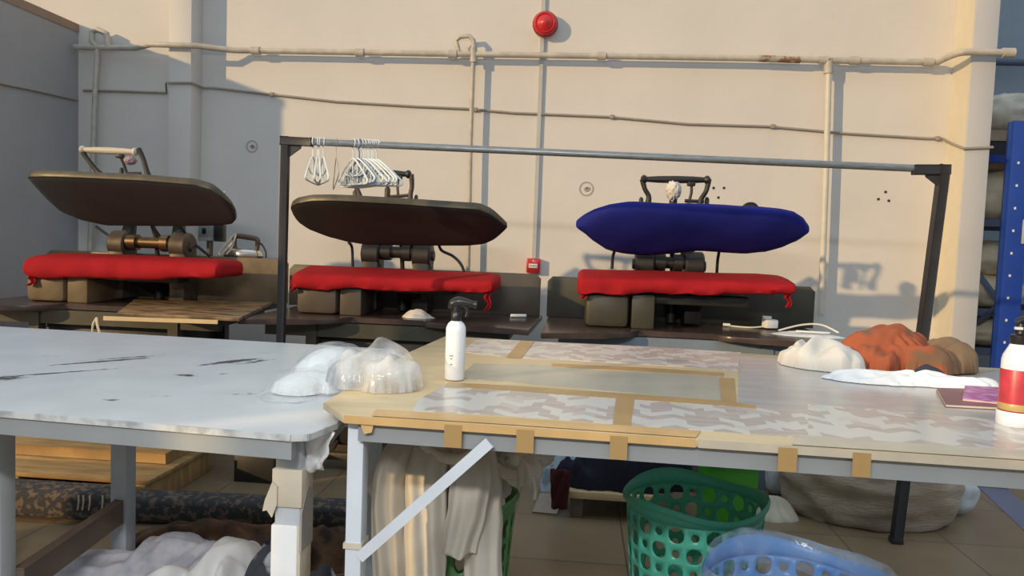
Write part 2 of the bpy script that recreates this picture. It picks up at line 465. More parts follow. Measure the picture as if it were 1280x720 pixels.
def solo(name, mb, m, label, cat, group=None, angle=40, solid=0, sub=0, kind=None, origin=None):
    me = mb.mesh(name, angle)
    co = [v.co for v in me.vertices]
    c = V(origin) if origin is not None else V(((min(v.x for v in co)+max(v.x for v in co))/2, (min(v.y for v in co)+max(v.y for v in co))/2, min(v.z for v in co)))
    me.transform(Matrix.Translation(-c))
    o = bpy.data.objects.new(name, me); COL.objects.link(o); o.location = c
    me.materials.append(M[m])
    o['label'] = label; o['category'] = cat
    if group: o['group'] = group
    if kind: o['kind'] = kind
    if solid:
        q = o.modifiers.new('thick', 'SOLIDIFY'); q.thickness = solid; q.offset = 0
    if sub:
        q = o.modifiers.new('smooth', 'SUBSURF'); q.levels = sub; q.render_levels = sub
    return o

def struct(name, mb, m, label, cat):
    o = solo(name, mb, m, label, cat, kind='structure'); return o

# ------------------------------------------------------------------ setting
WY = 5.4                                    # plane of the back wall
xl = at_y(98, 60, WY).x                     # inner face of the left partition
px0 = at_y(1216, 60, WY-.25).x              # right pillar: left edge of front face
px1 = at_y(1250, 20, WY-.25).x
struct('floor', MB().bb((-7, -4, -.1), (6.5, 8, 0)), 'floor', 'beige brown tiled workshop floor under the tables', 'floor')
struct('wall_back', MB().bb((-7, WY, 0), (px1-.03, WY+.2, 5)), 'wall_plaster', 'cream plastered back wall behind the presses', 'wall')
struct('wall_recess', MB().bb((px1-.05, 7.0, 0), (6.5, 7.2, 5)), 'recess_paint', 'blue grey wall deep behind the racking', 'wall')
w = MB().bb((xl-.45, 4.04, 0), (xl, WY, 2.76)); 
struct('wall_added', MB().bb((xl-.45, -1.0, 0), (xl, 1.25, 2.05)).bb((xl-.45, -3.4, 0), (xl, -1.5, 2.5)), 'partition_paint', 'shorter dark grey partition, out of view, added to shade the tables', 'wall')  # two unseen wall pieces, added to keep the sun off the tables
pl = struct('wall_left', w, 'partition_paint', 'dark grey partition at the left, lower than the back wall', 'wall')
part('coping', MB().bb((xl-.46, 4.03, 2.76), (xl+.006, WY-.001, 2.82)), 'partition_cap', pl)
a = at_y(211, 60, WY-.16); b = at_y(239, 60, WY-.16)
struct('trim_1', MB().bb((a.x, WY-.16, 0), (b.x, WY, 5), bev=.004), 'wall_plaster', 'square plastered pillar on the back wall near the left partition', 'pillar')
pr = struct('trim_2', MB().bb((px0, WY-.25, 0), (px1, WY+.2, 5), bev=.006), 'pillar_paint', 'grey pillar at the right end of the back wall', 'pillar')
part('painted_side', MB().bb((px0-.004, WY-.243, 0), (px0-.0002, WY-.001, 5)), 'pillar_cream', pr, label='cream painted side face')

# ------------------------------------------------------------------ pipework and wiring on the back wall
PY = WY-.085
def W(x, y, d=.085): return at_y(x, y, WY-d)
sp = thing('steam_pipe', 'painted steam pipe running along the upper back wall with drop pipes', 'pipe', W(600, 66))
run = [W(100, 57), W(210, 61), W(330, 63), W(592, 68), W(760, 70), W(950, 73), W(1035, 77), W(1160, 80)]
yz = sum(p.z for p in run)/len(run)
run = [V((p.x, p.y, yz+(p.z-yz)*.4)) for p in run]
e = run[-1]
bend = [e, V((e.x+.06, e.y, e.z+.005)), W(1188, 70, .22), W(1200, 66, .30), W(1215, 65, .31), V((px1+.05, WY-.31, W(1256, 66, .31).z))]
# the run passes in front of the left pillar
bx = b.x
part('main_pipe', MB().tube([V((xl+.03, PY, run[0].z)), V((a.x-.3, PY, run[0].z)), V((a.x-.12, WY-.2, run[0].z)), V((b.x+.06, WY-.2, run[1].z)), V((b.x+.28, PY, run[1].z))] + run[2:-1], .021, 12), 'pipe_paint', sp)
part('swan_neck', MB().tube(smooth_path([run[-2], run[-1]]+bend[1:], 5), .022, 12), 'pipe_paint', sp)
part('rusty_sleeve', MB().tube([W(948, 73), W(1000, 75)], .0235, 12), 'pipe_rust', sp, label='rust stained sleeve of the pipe')
for x, y in [(566, 68), (752, 70), (1030, 77), (1068, 77), (1160, 80), (320, 63), (450, 66)]:
    c = W(x, y); c.z = yz+(c.z-yz)*.4
    part('coupling', MB().cyl(c-V((.03, 0, 0)), c+V((.03, 0, 0)), .029, seg=14), 'pipe_paint', sp)
c = V((px1+.05, WY-.31, bend[-1].z))
part('end_cap', MB().cyl(c-V((.05, 0, 0)), c+V((.02, 0, 0)), .031, seg=14), 'pipe_paint', sp)
# drop pipe with a hoop, left of centre
t0 = W(574, 66); h0 = W(570, 46); h1 = W(592, 45); d0 = W(592, 70)
part('hoop', MB().tube([t0, h0+V((0, 0, -.03)), h0+V((.03, 0, .0)), h1+V((-.03, 0, 0)), h1+V((0, 0, -.03)), d0], .017, 10), 'pipe_paint', sp)
part('drop_pipe', MB().tube([W(592, 66), W(591, 90), W(588, 180), W(585, 345)], .016, 10), 'pipe_paint', sp, label='thin drop pipe left of the alarm')
part('tee', MB().cyl(W(592, 60), W(592, 78), .026, seg=14), 'pipe_paint', sp)
part('drop_pipe', MB().tube([W(1036, 78), W(1033, 200), W(1026, 392)], .021, 10), 'conduit_pale', sp, label='pale drop pipe right of the blue press')
part('tee', MB().cyl(W(1036, 74), W(1035, 92), .029, seg=14), 'pipe_paint', sp)
part('drop_pipe', MB().tube([W(122, 60), W(119, 110), W(116, 200), W(112, 330)], .018, 10), 'pipe_paint', sp, label='drop pipe beside the left partition')
part('hoop', MB().tube([W(122, 60), W(115, 52), W(115, 40), W(122, 37), W(133, 42), W(135, 58)], .022, 10), 'pipe_paint', sp)

cp = [W(104, 113, .012), W(150, 114, .012), W(208, 116, .012)]
pts = [(268, 110), (330, 117), (420, 127), (520, 133), (585, 136), (640, 141), (760, 146), (860, 155), (960, 158), (1060, 167), (1160, 173), (1178, 173)]
cab = cp + [V((a.x-.012, WY-.172, W(210, 104, .16).z)), V((b.x+.012, WY-.172, W(240, 104, .16).z)), V((b.x+.02, WY-.012, W(262, 110, .01).z))] + [W(x, y, .012) for x, y in pts] + [V((px0-.012, WY-.1, W(1195, 180, .1).z)), V((px0-.012, WY-.262, W(1203, 186, .25).z)), V((px1+.012, WY-.262, W(1236, 184, .26).z))]
ec = thing('wall_cable', 'thin grey cable sagging along the back wall below the pipe', 'cable', W(640, 141, .012))
part('cord', MB().tube(cab, .0085, 8), 'cable_grey', ec)
for x, y in [(188*0+594, 137), (765, 146), (966, 158), (1172, 173), (340, 118)]:
    part('cable_clip', MB().box(W(x, y, .012), (.03, .024, .03), bev=.004), 'cable_grey', ec)
# cable on the partition
def atx(x, y, xx):
    d = ray(x, y); return CAM + d*((xx-CAM.x)/d.x)
solo('partition_cable', MB().tube([atx(-20, 100, xl+.01), atx(40, 112, xl+.01), atx(97, 125, xl+.01)], .008, 8), 'cable_grey',
     'thin dark cable along the grey partition at the far left', 'cable')

cd = thing('alarm_conduit', 'straight vertical conduit between the round alarm and the red call point', 'conduit', W(672, 322, .012))
part('duct', MB().bb(V((W(677, 70, .012).x-.014, WY-.022, W(673, 323, .012).z)), V((W(677, 70, .012).x+.014, WY, 3.6))), 'conduit_grey', cd)
sr = thing('alarm_sounder', 'round red alarm sounder high on the back wall', 'alarm', W(683, 32, 0))
c = W(682, 33, 0); cx_ = c
part('base', MB().lathe([(.085, .002), (.088, .03), (.080, .055), (.0, .056)], c, 32, (0, -1, 0)), 'conduit_pale', sr)
part('dome', MB().lathe([(.080, .05), (.083, .075), (.076, .092), (.066, .098), (.058, .092), (.05, .10), (.03, .106), (.018, .118), (0, .12)], c, 36, (0, -1, 0)), 'alarm_red', sr)
part('back_ring', MB().lathe([(.083, .03), (.09, .04), (.09, .062), (.083, .07)], c, 36, (0, -1, 0)), 'alarm_dark', sr)
c = W(667, 332, 0)
cpnt = thing('call_point', 'square red manual call point with a white strip, low on the back wall', 'alarm', c)
part('housing', MB().box(c+V((0, -.03, 0)), (.098, .06, .105), bev=.008), 'alarm_red', cpnt)
part('recess_frame', MB().box(c+V((0, -.06, -.012)), (.08, .008, .07), bev=.003), 'alarm_dark', cpnt)
lb = part('glass_strip', MB().box(c+V((0, -.065, -.0)), (.062, .004, .030), bev=.001), 'label_white', cpnt, label='white strip with dark lettering')
t = MB()
for k, wd in enumerate((.007, .004, .008, .006, .007)):
    xk = -.022 + k*.0108
    t.box(c+V((xk, -.0675, 0)), (wd*.35, .001, .012)); t.box(c+V((xk+wd*.5, -.0675, .0045)), (wd*.6, .001, .003)); t.box(c+V((xk+wd*.5, -.0675, -.004)), (wd*.6, .001, .003))
part('lettering', t, 'ink_black', lb)
part('test_button', MB().lathe([(.005, 0), (.005, .004), (0, .005)], c+V((0, -.06, .038)), 12, (0, -1, 0)), 'label_white', cpnt)

def ring_mark(x, y, r, label):
    o = thing('wall_plug', label, 'wall fixing', W(x, y, 0)); c = W(x, y, 0)
    part('ring', MB().lathe([(r*.82, 0), (r*.82, .003), (r, .003), (r, 0)], c, 28, (0, -1, 0), cap=False), 'plug_grey', o)
    part('socket', MB().lathe([(r*.2, 0), (r*.2, .003), (r*.1, .004)], c+V((.004, 0, 0)), 12, (0, -1, 0)), 'post_black', o)
    part('filler', MB().blob(c+V((r*.12, 0, -r*.05)), (r*.42, .004, r*.34), seed=r*90, amp=.5, freq=2), 'plug_grey', o)
ring_mark(733, 236, .052, 'round blanked wall plug left of the blue press handle')
ring_mark(315, 183, .045, 'round blanked wall plug in shade near the left rack post')
for (x, y, l) in [(1107, 240, 'small dark screw hole, uppermost of three on the right wall'), (1098, 249, 'small dark screw hole, leftmost of three on the right wall'), (1111, 251, 'small dark screw hole, lowest of three on the right wall'),
               (892, 235, 'small dark screw hole, left of the pair beside the blue press handle'), (905, 235, 'small dark screw hole, right of the pair beside the blue press handle'), (898, 247, 'small dark screw hole below the pair beside the blue press handle')]:
    solo('screw_hole', MB().lathe([(.010, -.004), (.010, .0015), (.004, .002)], W(x, y, 0), 10, (0, -1, 0)), 'ink_black', l, 'wall fixing')
c = at_y(1187, 241, WY-.001)
solo('paper_sticker', MB().box(c+V((.0, -.002, 0)), (.065, .003, .062), bev=.001), 'paper_white', 'small white square sticker on the wall beside the right rack post', 'sticker')

# ------------------------------------------------------------------ garment rack
gr = thing('garment_rack', 'tall black steel garment rack spanning in front of the presses', 'garment rack', (0, 3.5, 0))
tl = at_y(357, 176, 3.5); tr_ = at_y(1180, 212, 3.5)
bl = V((tl.x-.01, 3.5, 0)); br_ = V((at_z(1113, 672, 0).x, 3.46, 0))
part('rail', MB().tube([tl, tr_], .0165, 14), 'rail_steel', gr, label='galvanised steel rail')
part('post', MB().bar(bl, tl+V((0, 0, .02)), .036, .036, bev=.003, up=(0, 1, 0)), 'post_black', gr)
part('post', MB().bar(br_, tr_+V((0, 0, .02)), .04, .04, bev=.003, up=(0, 1, 0)), 'post_black', gr)
for p, sg in ((tl, 1), (tr_, -1)):
    part('corner_sleeve', MB().bar(p+V((-sg*.02, 0, 0)), p+V((sg*.13, 0, -.004)), .038, .038, bev=.003), 'post_black', gr)
    part('gusset', MB().plate([p+V((0, -.006, -.02)), p+V((sg*.08, -.006, -.015)), p+V((sg*.075, -.006, -.035)), p+V((sg*.02, -.006, -.075)), p+V((0, -.006, -.08))], (0, .012, 0)), 'post_black', gr)
for p in (bl, br_):
    part('foot_cap', MB().box(p+V((0, 0, .012)), (.05, .05, .024), bev=.003), 'post_black', gr)

# ------------------------------------------------------------------ hangers on the rail
def railpt(x):
    f = (x-357)/(1180-357); return tl + (tr_-tl)*f
def hanger_mesh(wire=False):
    mb = MB(); r = .0036 if not wire else .0018
    hook = [(-.012, 0, -.012), (-.02, 0, .002), (-.014, 0, .018), (0, 0, .0222), (.014, 0, .016), (.021, 0, .0), (.014, 0, -.02), (.0, 0, -.04), (0, 0, -.075)]
    mb.tube(hook, r*.85, 6, smooth=3)
    W2 = .19 if not wire else .2
    body = [(0, 0, -.07), (-.03, 0, -.078), (-.10, 0, -.115), (-W2+.012, 0, -.165), (-W2, 0, -.178), (-W2+.012, 0, -.19), (-.09, 0, -.193), (.09, 0, -.193), (W2-.012, 0, -.19), (W2, 0, -.178), (W2-.012, 0, -.165), (.10, 0, -.115), (.03, 0, -.078), (0, 0, -.07)]
    mb.tube(body, r*1.25, 7, smooth=3)
    if not wire:
        mb.tube([(-.115, 0, -.128), (-.06, 0, -.15), (.06, 0, -.15), (.115, 0, -.128)], r, 6, smooth=3)
        mb.tube([(0, 0, -.075), (0, 0, -.192)], r*.8, 6)
        for sx in (-1, 1): mb.tube([(sx*.15, 0, -.155), (sx*.155, 0, -.19)], r*.9, 6)
    return mb
hp = hanger_mesh().mesh('clothes_hanger', 60); hp.materials.append(M['hanger_white'])
hb = hanger_mesh().mesh('clothes_hanger', 60); hb.materials.append(M['hanger_blue'])
hw = hanger_mesh(True).mesh('clothes_hanger', 60); hw.materials.append(M['hanger_wire'])
def hanger(me, x, rz, label, group=None, tilt=0):
    o = bpy.data.objects.new('clothes_hanger', me); COL.objects.link(o)
    o.location = railpt(x)+V((0, 0, 0)); o.rotation_euler = (0, tilt, rz)
    o['label'] = label; o['category'] = 'clothes hanger'
    if group: o['group'] = group
for x, a_ in [(394, 101), (400.5, 106), (402.5, 112), (408, 117)]:
    hanger(hp, x, radians(a_), 'white hanger seen edge-on in the small leftmost bunch on the rack rail', 'small bunch of hangers at the rail end')
hanger(hw, 425, radians(112), 'lone thin brown wire hanger between the two bunches of white hangers', tilt=.12)
k = 0
for x, a_ in [(448, 128), (453, 131), (458, 135), (462, 133), (465, 138), (467.5, 136), (470, 140), (472.5, 137), (475, 141), (478.5, 134), (479.5, 145)]:
    hanger(hp, x, radians(a_), 'white hanger crowded in the large bunch on the rail above the middle press', 'large bunch of white hangers on the rail', tilt=(.04 if k % 2 else -.03)); k += 1
hanger(hb, 456, radians(129), 'dark blue hanger among the white ones on the rack rail')

# ------------------------------------------------------------------ the three presses
def interp(tab, x):
    for (x0, *u), (x1, *v) in zip(tab, tab[1:]):
        if x0 <= x <= x1:
            t = (x-x0)/(x1-x0); return [p+(q-p)*t for p, q in zip(u, v)]
    return list(tab[-1][1:])
def head_stations(tab, Y, n=46):
    """tab rows: photo x, top y, bottom y -> stations"""
    out = []; x0, x1 = tab[0][0], tab[-1][0]
    for i in range(n+1):
        u = i/n; x = x0 + (x1-x0)*(.5-.5*cos(pi*u))
        yt, yb = interp(tab, x); T = at_y(x, yt, Y); B = at_y(x, yb, Y)
        out.append((T, B))
    return out
SHELF_Z = .85
shelf_px = [(676, 416), (779, 416), (808, 410), (862, 409), (891, 416), (915, 421), (1057, 431)]
SHELF = [at_z(x, y, SHELF_Z) for x, y in shelf_px]
CX = .60
def shelf_outline(dx):
    f = smooth_path(SHELF, 5)
    f[0] = SHELF[0]
    pts = [V((p.x+dx, min(max(p.y, 3.72), 4.05), SHELF_Z)) for p in f]
    return pts + [V((pts[-1].x+.03, 4.66, SHELF_Z)), V((pts[0].x, 4.66, SHELF_Z))]

def press(cx, label, headtab, bedtab, sty):
    dx = cx-CX
    root = thing('laundry_press', label, 'laundry press', (cx, 4.3, 0), 'row of laundry presses along the back wall')
    # lower frame and body
    for sx in (-.42, .42):
        for y in (4.05, 4.62):
            part('leg', MB().bb((cx+sx-.03, y-.03, 0), (cx+sx+.03, y+.03, .80)), sty['frame'], root)
    part('rail_frame', MB().bb((cx-.69, 4.03, .735), (cx+.69, 4.075, .815)).bb((cx-.69, 4.6, .735), (cx+.69, 4.645, .815)).bb((cx-.69, 4.075, .76), (cx-.64, 4.6, .815)).bb((cx+.64, 4.075, .76), (cx+.69, 4.6, .815)), sty['frame'], root)
    part('cabinet', MB().bb((cx-.42, 4.12, .10), (cx+.40, 4.58, .812), bev=.01), 'cast_dark', root)
    part('treadle', MB().bb((cx-.38, 3.96, .06), (cx+.38, 4.01, .1), bev=.005).bar((cx-.3, 3.98, .08), (cx-.3, 4.2, .14), .04, .02).bar((cx+.3, 3.98, .08), (cx+.28, 4.2, .14), .04, .02), 'cast_brown', root)
    so = shelf_outline(dx+sty.get('sdx', 0))
    sh = part('shelf', MB().plate([p-V((0, 0, .03)) for p in so], (0, 0, .03), bev=.004), 'shelf_brown', root)
    # back guard panel
    g0 = at_y(685, 348, 4.62).x+dx; g1 = at_y(1019, 348, 4.62).x+dx; gz = sty['guard']
    part('back_guard', MB().plate([V((g0, 4.60, SHELF_Z)), V((g1, 4.60, SHELF_Z)), V((g1, 4.60, gz-.03)), V((g1-.03, 4.60, gz)), V((g0+.03, 4.60, gz)), V((g0, 4.60, gz-.03))], (0, sty['gth'], 0), bev=.003), sty['panel'], root)
    # pedestal under the bed
    q = part('pedestal', MB().bb((cx-.55, 4.12, SHELF_Z), (cx-.31, 4.42, 1.04), bev=.03), sty['ped'], root)
    part('pedestal', MB().bb((cx-.295, 4.13, SHELF_Z), (cx-.17, 4.42, 1.04), bev=.008), sty['ped'], root)
    part('bed_arm', MB().bb((cx-.17, 4.2, .985), (cx+.35, 4.34, 1.045), bev=.01).bar((cx+.05, 4.3, 1.0), (cx+.05, 4.58, .9), .12, .05), 'cast_dark', root)
    # padded bed
    st = head_stations(bedtab, 4.1)
    B = MB(); rings = []
    n = len(st); Yc = 4.24
    for i, (T, Bt) in enumerate(st):
        u = i/(n-1); en = min(1, (4*u*(1-u)*3.2)) ** .5
        en = max(en, .30)
        rings.append((T, Bt, en))
    sec = []
    for i, (T, Bt, en) in enumerate(rings):
        hd = .175*en; r = []
        zt = T.z; zb = Bt.z
        zt2 = zb+(zt-zb)*(1 if .02 < i/(n-1) < .98 else .75)
        wav = .016*noise.noise(V((T.x*6, cx, 0))) + .009*noise.noise(V((T.x*19, cx, 3)))
        prof = [(-.9, 0), (-1.0, .12), (-1.03, .4), (-.98, .66), (-.88, .84), (-.7, .95), (-.3, 1.02), (.3, 1.05), (.7, 1.0), (.92, .85), (1.0, .5), (.97, .1), (.9, 0)] if sty.get('puff') else [(-.86, -.02), (-1.0, .04), (-1.05, .3), (-1.03, .52), (-.97, .63), (-.85, .70), (-.5, .80), (0, .92), (.45, 1.0), (.8, .99), (.95, .85), (1.0, .5), (.97, .1), (.9, 0)]
        for (v, t) in prof:
            zz = zb + (zt2-zb)*t
            if t < .5: zz += wav*(1-t*2)
            yy = Yc + v*hd
            if t < .8: yy += .014*noise.noise(V((T.x*11, t*3.2, cx))) + .006*noise.noise(V((T.x*30+t*9, t*5, cx)))
            r.append(V((T.x, yy, zz)))
        sec.append(r)
    B.faces(sec)
    bed = part('bed_pad', B, 'cloth_red', root, angle=60)
    for (x, y0, y1, wd) in sty['tails']:
        p = at_y(x, y0, 4.09); q_ = at_y(x-2, y1, 4.10)
        tb = MB(); rows = []
        for i in range(9):
            f = i/8; c = p.lerp(q_, f); s2 = wd*(1-.45*f) * (1+.25*sin(i*1.9))
            c = c + V((.010*sin(i*1.3), -.012*sin(i*.8+1), 0))
            rows.append([c+V((-s2, .004, 0)), c+V((-s2*.3, -.010, 0)), c+V((s2*.3, .006, 0)), c+V((s2, -.004, 0)), c+V((s2*.4, .016, 0)), c+V((-s2*.4, .018, 0))])
        tb.faces(rows); part('cover_tail', tb, 'cloth_red', bed, angle=80)
    # hinge mechanism behind the bed
    L = at_y(sty['hub'][0], 320, 4.45).x; Rr = at_y(sty['hub'][1], 320, 4.45).x
    mech = part('hinge_bar', MB().cyl((L, 4.45, 1.215), (Rr, 4.45, 1.215), .035).cyl((L+.06, 4.45, 1.215), (L+.12, 4.45, 1.215), .05).cyl((Rr-.12, 4.45, 1.215), (Rr-.07, 4.45, 1.215), .052), sty['hubmat'], root)
    for xx, sgn in ((L, -1), (Rr, 1)):
        part('hinge_cheek', MB().lathe([(.075, -.055), (.085, -.045), (.085, .045), (.075, .055), (.0, .056)], (xx, 4.47, 1.20), 28, (1, 0, 0)).bb((xx-.05, 4.40, .86), (xx+.05, 4.56, 1.20), bev=.01).cyl((xx+sgn*.05, 4.47, 1.2), (xx+sgn*.07, 4.47, 1.2), .03), 'cast_dark' if sty['hubmat'] != 'brass' else 'cast_brown', root)
        part('head_arm', MB().tube([(xx+.03*-sgn, 4.47, 1.2), (xx-.04*sgn, 4.50, 1.34), (xx-.09*sgn, 4.40, 1.50)], [.05, .036, .03], 12), 'cast_dark', root)
    part('push_rod', MB().tube([((L+Rr)/2+.03, 4.5, 1.0), ((L+Rr)/2+.02, 4.48, 1.25), ((L+Rr)/2, 4.42, 1.42)], .014, 10).cyl(((L+Rr)/2+.03, 4.5, .86), ((L+Rr)/2+.03, 4.5, 1.08), .03), 'cast_dark', root)
    for hs in sty['hoses']:
        part('steam_hose', MB().tube([at_y(x, y, Yh) for x, y, Yh in hs], .009, 8, smooth=5), 'cable_black', root)
    # head: a long iron shoe, open, its sole turned towards the operator
    st = head_stations(headtab, 4.2)
    tilt = radians(54); stn = []
    m_ = len(st)
    for i, (T, Bt) in enumerate(st):
        c = (T+Bt)/2; hv = (T.z-Bt.z)/2/cos(tilt); u = i/(m_-1)
        en = max(.12, min(1, (4*u*(1-u)*(1.1 if sty['head'] == 'cloth_blue' else 2.0))**.5))
        stn.append((c, max(hv, .006), sty['thick']*en))
    if sty['head'] == 'cloth_blue':
        hd = part('head', MB().loft(stn, 2.3, 32, tilt, wob=.006, seed=3), 'cloth_blue', root, label='head wrapped in royal blue cloth', angle=70)
    else:
        k = 5.0
        hd = part('head', MB().loft(stn, k, 36, tilt), sty['head'], root, angle=35)
        vdir = V((0, -sin(tilt), cos(tilt))); tdir = V((0, cos(tilt), sin(tilt)))
        # raised rim band along the upper edge
        rb = MB(); rows = []
        for (c, hv, ht) in stn[1:-1]:
            e0 = c + vdir*(hv+.002); r_ = []
            for (dv, dt) in ((.004, -.9), (.012, -.5), (.012, .7), (-.01, 1.15), (-.02, 1.1)):
                r_.append(e0 + vdir*dv + tdir*(ht*dt))
            rows.append(r_)
        rb.faces(rows, close_u=True); part('head_rim', rb, 'press_rim', hd)
        for x in sty['bolts']:
            yt, yb = interp(headtab, x); p = at_y(x, yt, 4.15)
            part('rim_bolt', MB().lathe([(.008, 0), (.008, .008), (0, .010)], p+V((0, -.005, -.01)), 8, (0, -1, .4)), 'iron_chrome', hd)
    # handle on top of the head
    H = sty['handle']; Yh = 4.22
    def hp_(x, y, d=0): return at_y(x, y, Yh+d)
    gl, grr = H['grip']
    G0 = hp_(*gl); G1 = hp_(*grr)
    part('grip', MB().tube([G0, G0.lerp(G1, .03), G0.lerp(G1, .06), G0.lerp(G1, .09), G0.lerp(G1, .25), G0.lerp(G1, .5), G0.lerp(G1, .75), G0.lerp(G1, .91), G0.lerp(G1, .94), G0.lerp(G1, .97), G1], [.012, .024, .024, .015, .019, .021, .019, .015, .024, .024, .012], 14), sty['gmat'], root)
    for side in ('left', 'right'):
        part('handle_bracket', MB().tube([hp_(*p) for p in H[side]], [.016, .013, .014, .02], 10, smooth=5), sty['hmat'], root)
    for x, y0, y1, r_ in H['studs']:
        part('stud', MB().lathe([(r_*1.3, 0), (r_*1.3, .012), (r_, .015), (r_, (hp_(x, y0)-hp_(x, y1)).length), (r_*.5, (hp_(x, y0)-hp_(x, y1)).length+.012)], hp_(x, y1, .02), 12), sty['hmat'], root)
    tg = part('trip_lever', MB().tube([hp_(*p) for p in H['lever']], .008, 8, smooth=4).tube([hp_(*p) for p in H['link']], .010, 8).box(hp_(*H['lever'][0])+V((0, 0, 0)), (.045, .03, .025), bev=.006), sty['hmat'], root)
    if 'rag' in H:
        x, y, rx, rz, mm = H['rag']
        part('tied_rag', MB().blob(hp_(x, y, -.01), (rx, .03, rz), seed=cx, amp=.45, freq=2.4, ridge=True), mm, root, label='scrap of cloth tied to the handle', angle=70)
    if 'gauge' in sty:
        x, y = sty['gauge']; c = at_y(x, y, 4.26)
        gq = part('gauge', MB().lathe([(.05, 0), (.05, .022), (.044, .024), (.042, .018)], c, 30, (0, -1, 0)), 'cast_dark', root)
        part('dial', MB().lathe([(.042, .0), (.042, .017), (0, .0175)], c, 30, (0, -1, 0)), 'glass_gauge', gq)
    return root

styL = dict(puff=1, frame='cast_olive', guard=1.14, gth=.10, panel='panel_ochre', ped='panel_ochre', tails=[(40, 340, 357, .03)], hub=(150, 226), hubmat='brass', thick=.024,
            hoses=[[(120, 283, 4.5), (140, 298, 4.5), (152, 312, 4.48)], [(225, 282, 4.4), (238, 300, 4.5), (252, 312, 4.5), (262, 320, 4.5)], [(190, 282, 4.4), (203, 300, 4.45), (212, 315, 4.5)]],
            head='press_sole', bolts=(158, 231, 281), hmat='cast_dark', gmat='grip_cream',
            handle=dict(grip=((100, 187), (172, 190)), left=[(104, 190), (108, 197), (120, 212), (131, 222)], right=[(173, 186), (179, 198), (183, 212), (186, 222)],
                        studs=[(152, 212, 222, .012)], lever=[(150, 195), (155, 206), (160, 221)], link=[(159, 217), (176, 217)], rag=(163, 201, .028, .02, 'rag_pink')))
headL = [(45, 227, 231), (50, 222, 248), (60, 221, 262), (80, 221, 272), (110, 222, 279), (200, 226, 280), (262, 231, 279), (278, 236, 277), (288, 246, 272), (292, 255, 262)]
bedL = [(30, 322, 343), (40, 319, 348), (60, 318, 348), (130, 320, 349), (200, 323, 349), (265, 326, 348), (274, 328, 346), (278, 332, 342)]
press(-2.70, 'laundry press at the left with a grey head and cream grip above its red bed', headL, bedL, styL)

styC = dict(frame='cast_olive', sdx=.06, guard=1.11, gth=.03, panel='panel_brown', ped='panel_brown', tails=[(368, 350, 364, .026), (611, 358, 388, .02)], hub=(465, 528), hubmat='cast_dark', thick=.024,
            hoses=[[(436, 303, 4.4), (440, 310, 4.45), (441, 336, 4.46)], [(548, 303, 4.38), (552, 313, 4.45), (566, 320, 4.5), (576, 330, 4.5), (581, 342, 4.5)]],
            head='press_black', bolts=(495, 577), hmat='cast_brown', gmat='grip_black',
            handle=dict(grip=((436, 214), (514, 218)), left=[(436, 214), (441, 226), (448, 240), (451, 251)], right=[(514, 218), (515, 232), (513, 244), (513, 255)],
                        studs=[(445, 240, 251, .02), (484, 236, 252, .017), (520, 246, 256, .011)], lever=[(498, 222), (497, 236), (499, 254)], link=[(488, 246), (514, 244)]))
headC = [(366, 262, 268), (370, 257, 276), (380, 253, 284), (400, 250, 293), (425, 250, 300), (450, 251, 304), (520, 255, 305), (580, 259, 305), (602, 260, 303), (616, 266, 297), (624, 273, 291), (634, 282, 283)]
bedC = [(364, 337, 358), (370, 333, 362), (400, 334, 361), (450, 336, 361), (500, 339, 364), (560, 342, 364), (605, 343, 366), (617, 345, 364), (621, 349, 360)]
press(-1.05, 'middle laundry press with a bare black head above a red padded bed', headC, bedC, styC)

styR = dict(frame='frame_bluegrey', guard=1.10, gth=.03, panel='cast_olive', ped='cast_olive', tails=[(731, 352, 373, .026), (987, 360, 384, .018)], hub=(806, 868), hubmat='cast_dark', thick=.062,
            hoses=[[(768, 314, 4.45), (766, 322, 4.46), (765, 336, 4.46)], [(899, 314, 4.4), (897, 326, 4.46), (896, 342, 4.48)]],
            head='cloth_blue', bolts=(), hmat='cast_dark', gmat='grip_black', gauge=(937, 264),
            handle=dict(grip=((801, 224), (888, 225)), left=[(803, 224), (806, 236), (811, 246), (809, 259)], right=[(886, 224), (883, 238), (876, 250), (874, 262)],
                        studs=[(801, 249, 259, .012), (841, 246, 262, .022), (883, 249, 264, .013)], lever=[(864, 230), (864, 242), (858, 262)], link=[(856, 251), (880, 252)], rag=(842, 238, .035, .045, 'rag_white')))
headR = [(720, 279, 280), (730, 271, 287), (742, 265, 298), (760, 259, 309), (785, 257, 315), (810, 258, 317), (840, 259, 315), (880, 260, 311), (910, 262, 313), (940, 263, 314), (965, 265, 312), (985, 268, 306), (1000, 275, 298), (1006, 280, 290), (1011, 284, 286)]
bedR = [(722, 343, 366), (728, 338, 369), (760, 339, 367), (830, 340, 367), (900, 343, 368), (960, 344, 370), (985, 346, 370), (994, 349, 368), (997, 354, 362)]
press(.60, 'laundry press at the right with a royal blue padded head above a red bed', headR, bedR, styR)

# control box of the left press, on its own conduit
c = at_y(259, 291, 4.72)
jb = thing('switch_box', 'small grey switch box on a post behind the left red bed', 'switch box', V((c.x, 4.72, 0)))
part('housing', MB().box(c, (.10, .06, .105), bev=.006), 'box_grey', jb)
part('side_plate', MB().box(c+V((.085, .01, 0)), (.06, .05, .11), bev=.004), 'cast_dark', jb)
part('rocker_switch', MB().box(c+V((-.006, -.032, .012)), (.026, .008, .036), bev=.003), 'plastic_black', jb)
part('post', MB().cyl((c.x+.02, 4.72, 0), (c.x+.02, 4.72, c.z-.05), .02), 'cast_brown', jb)

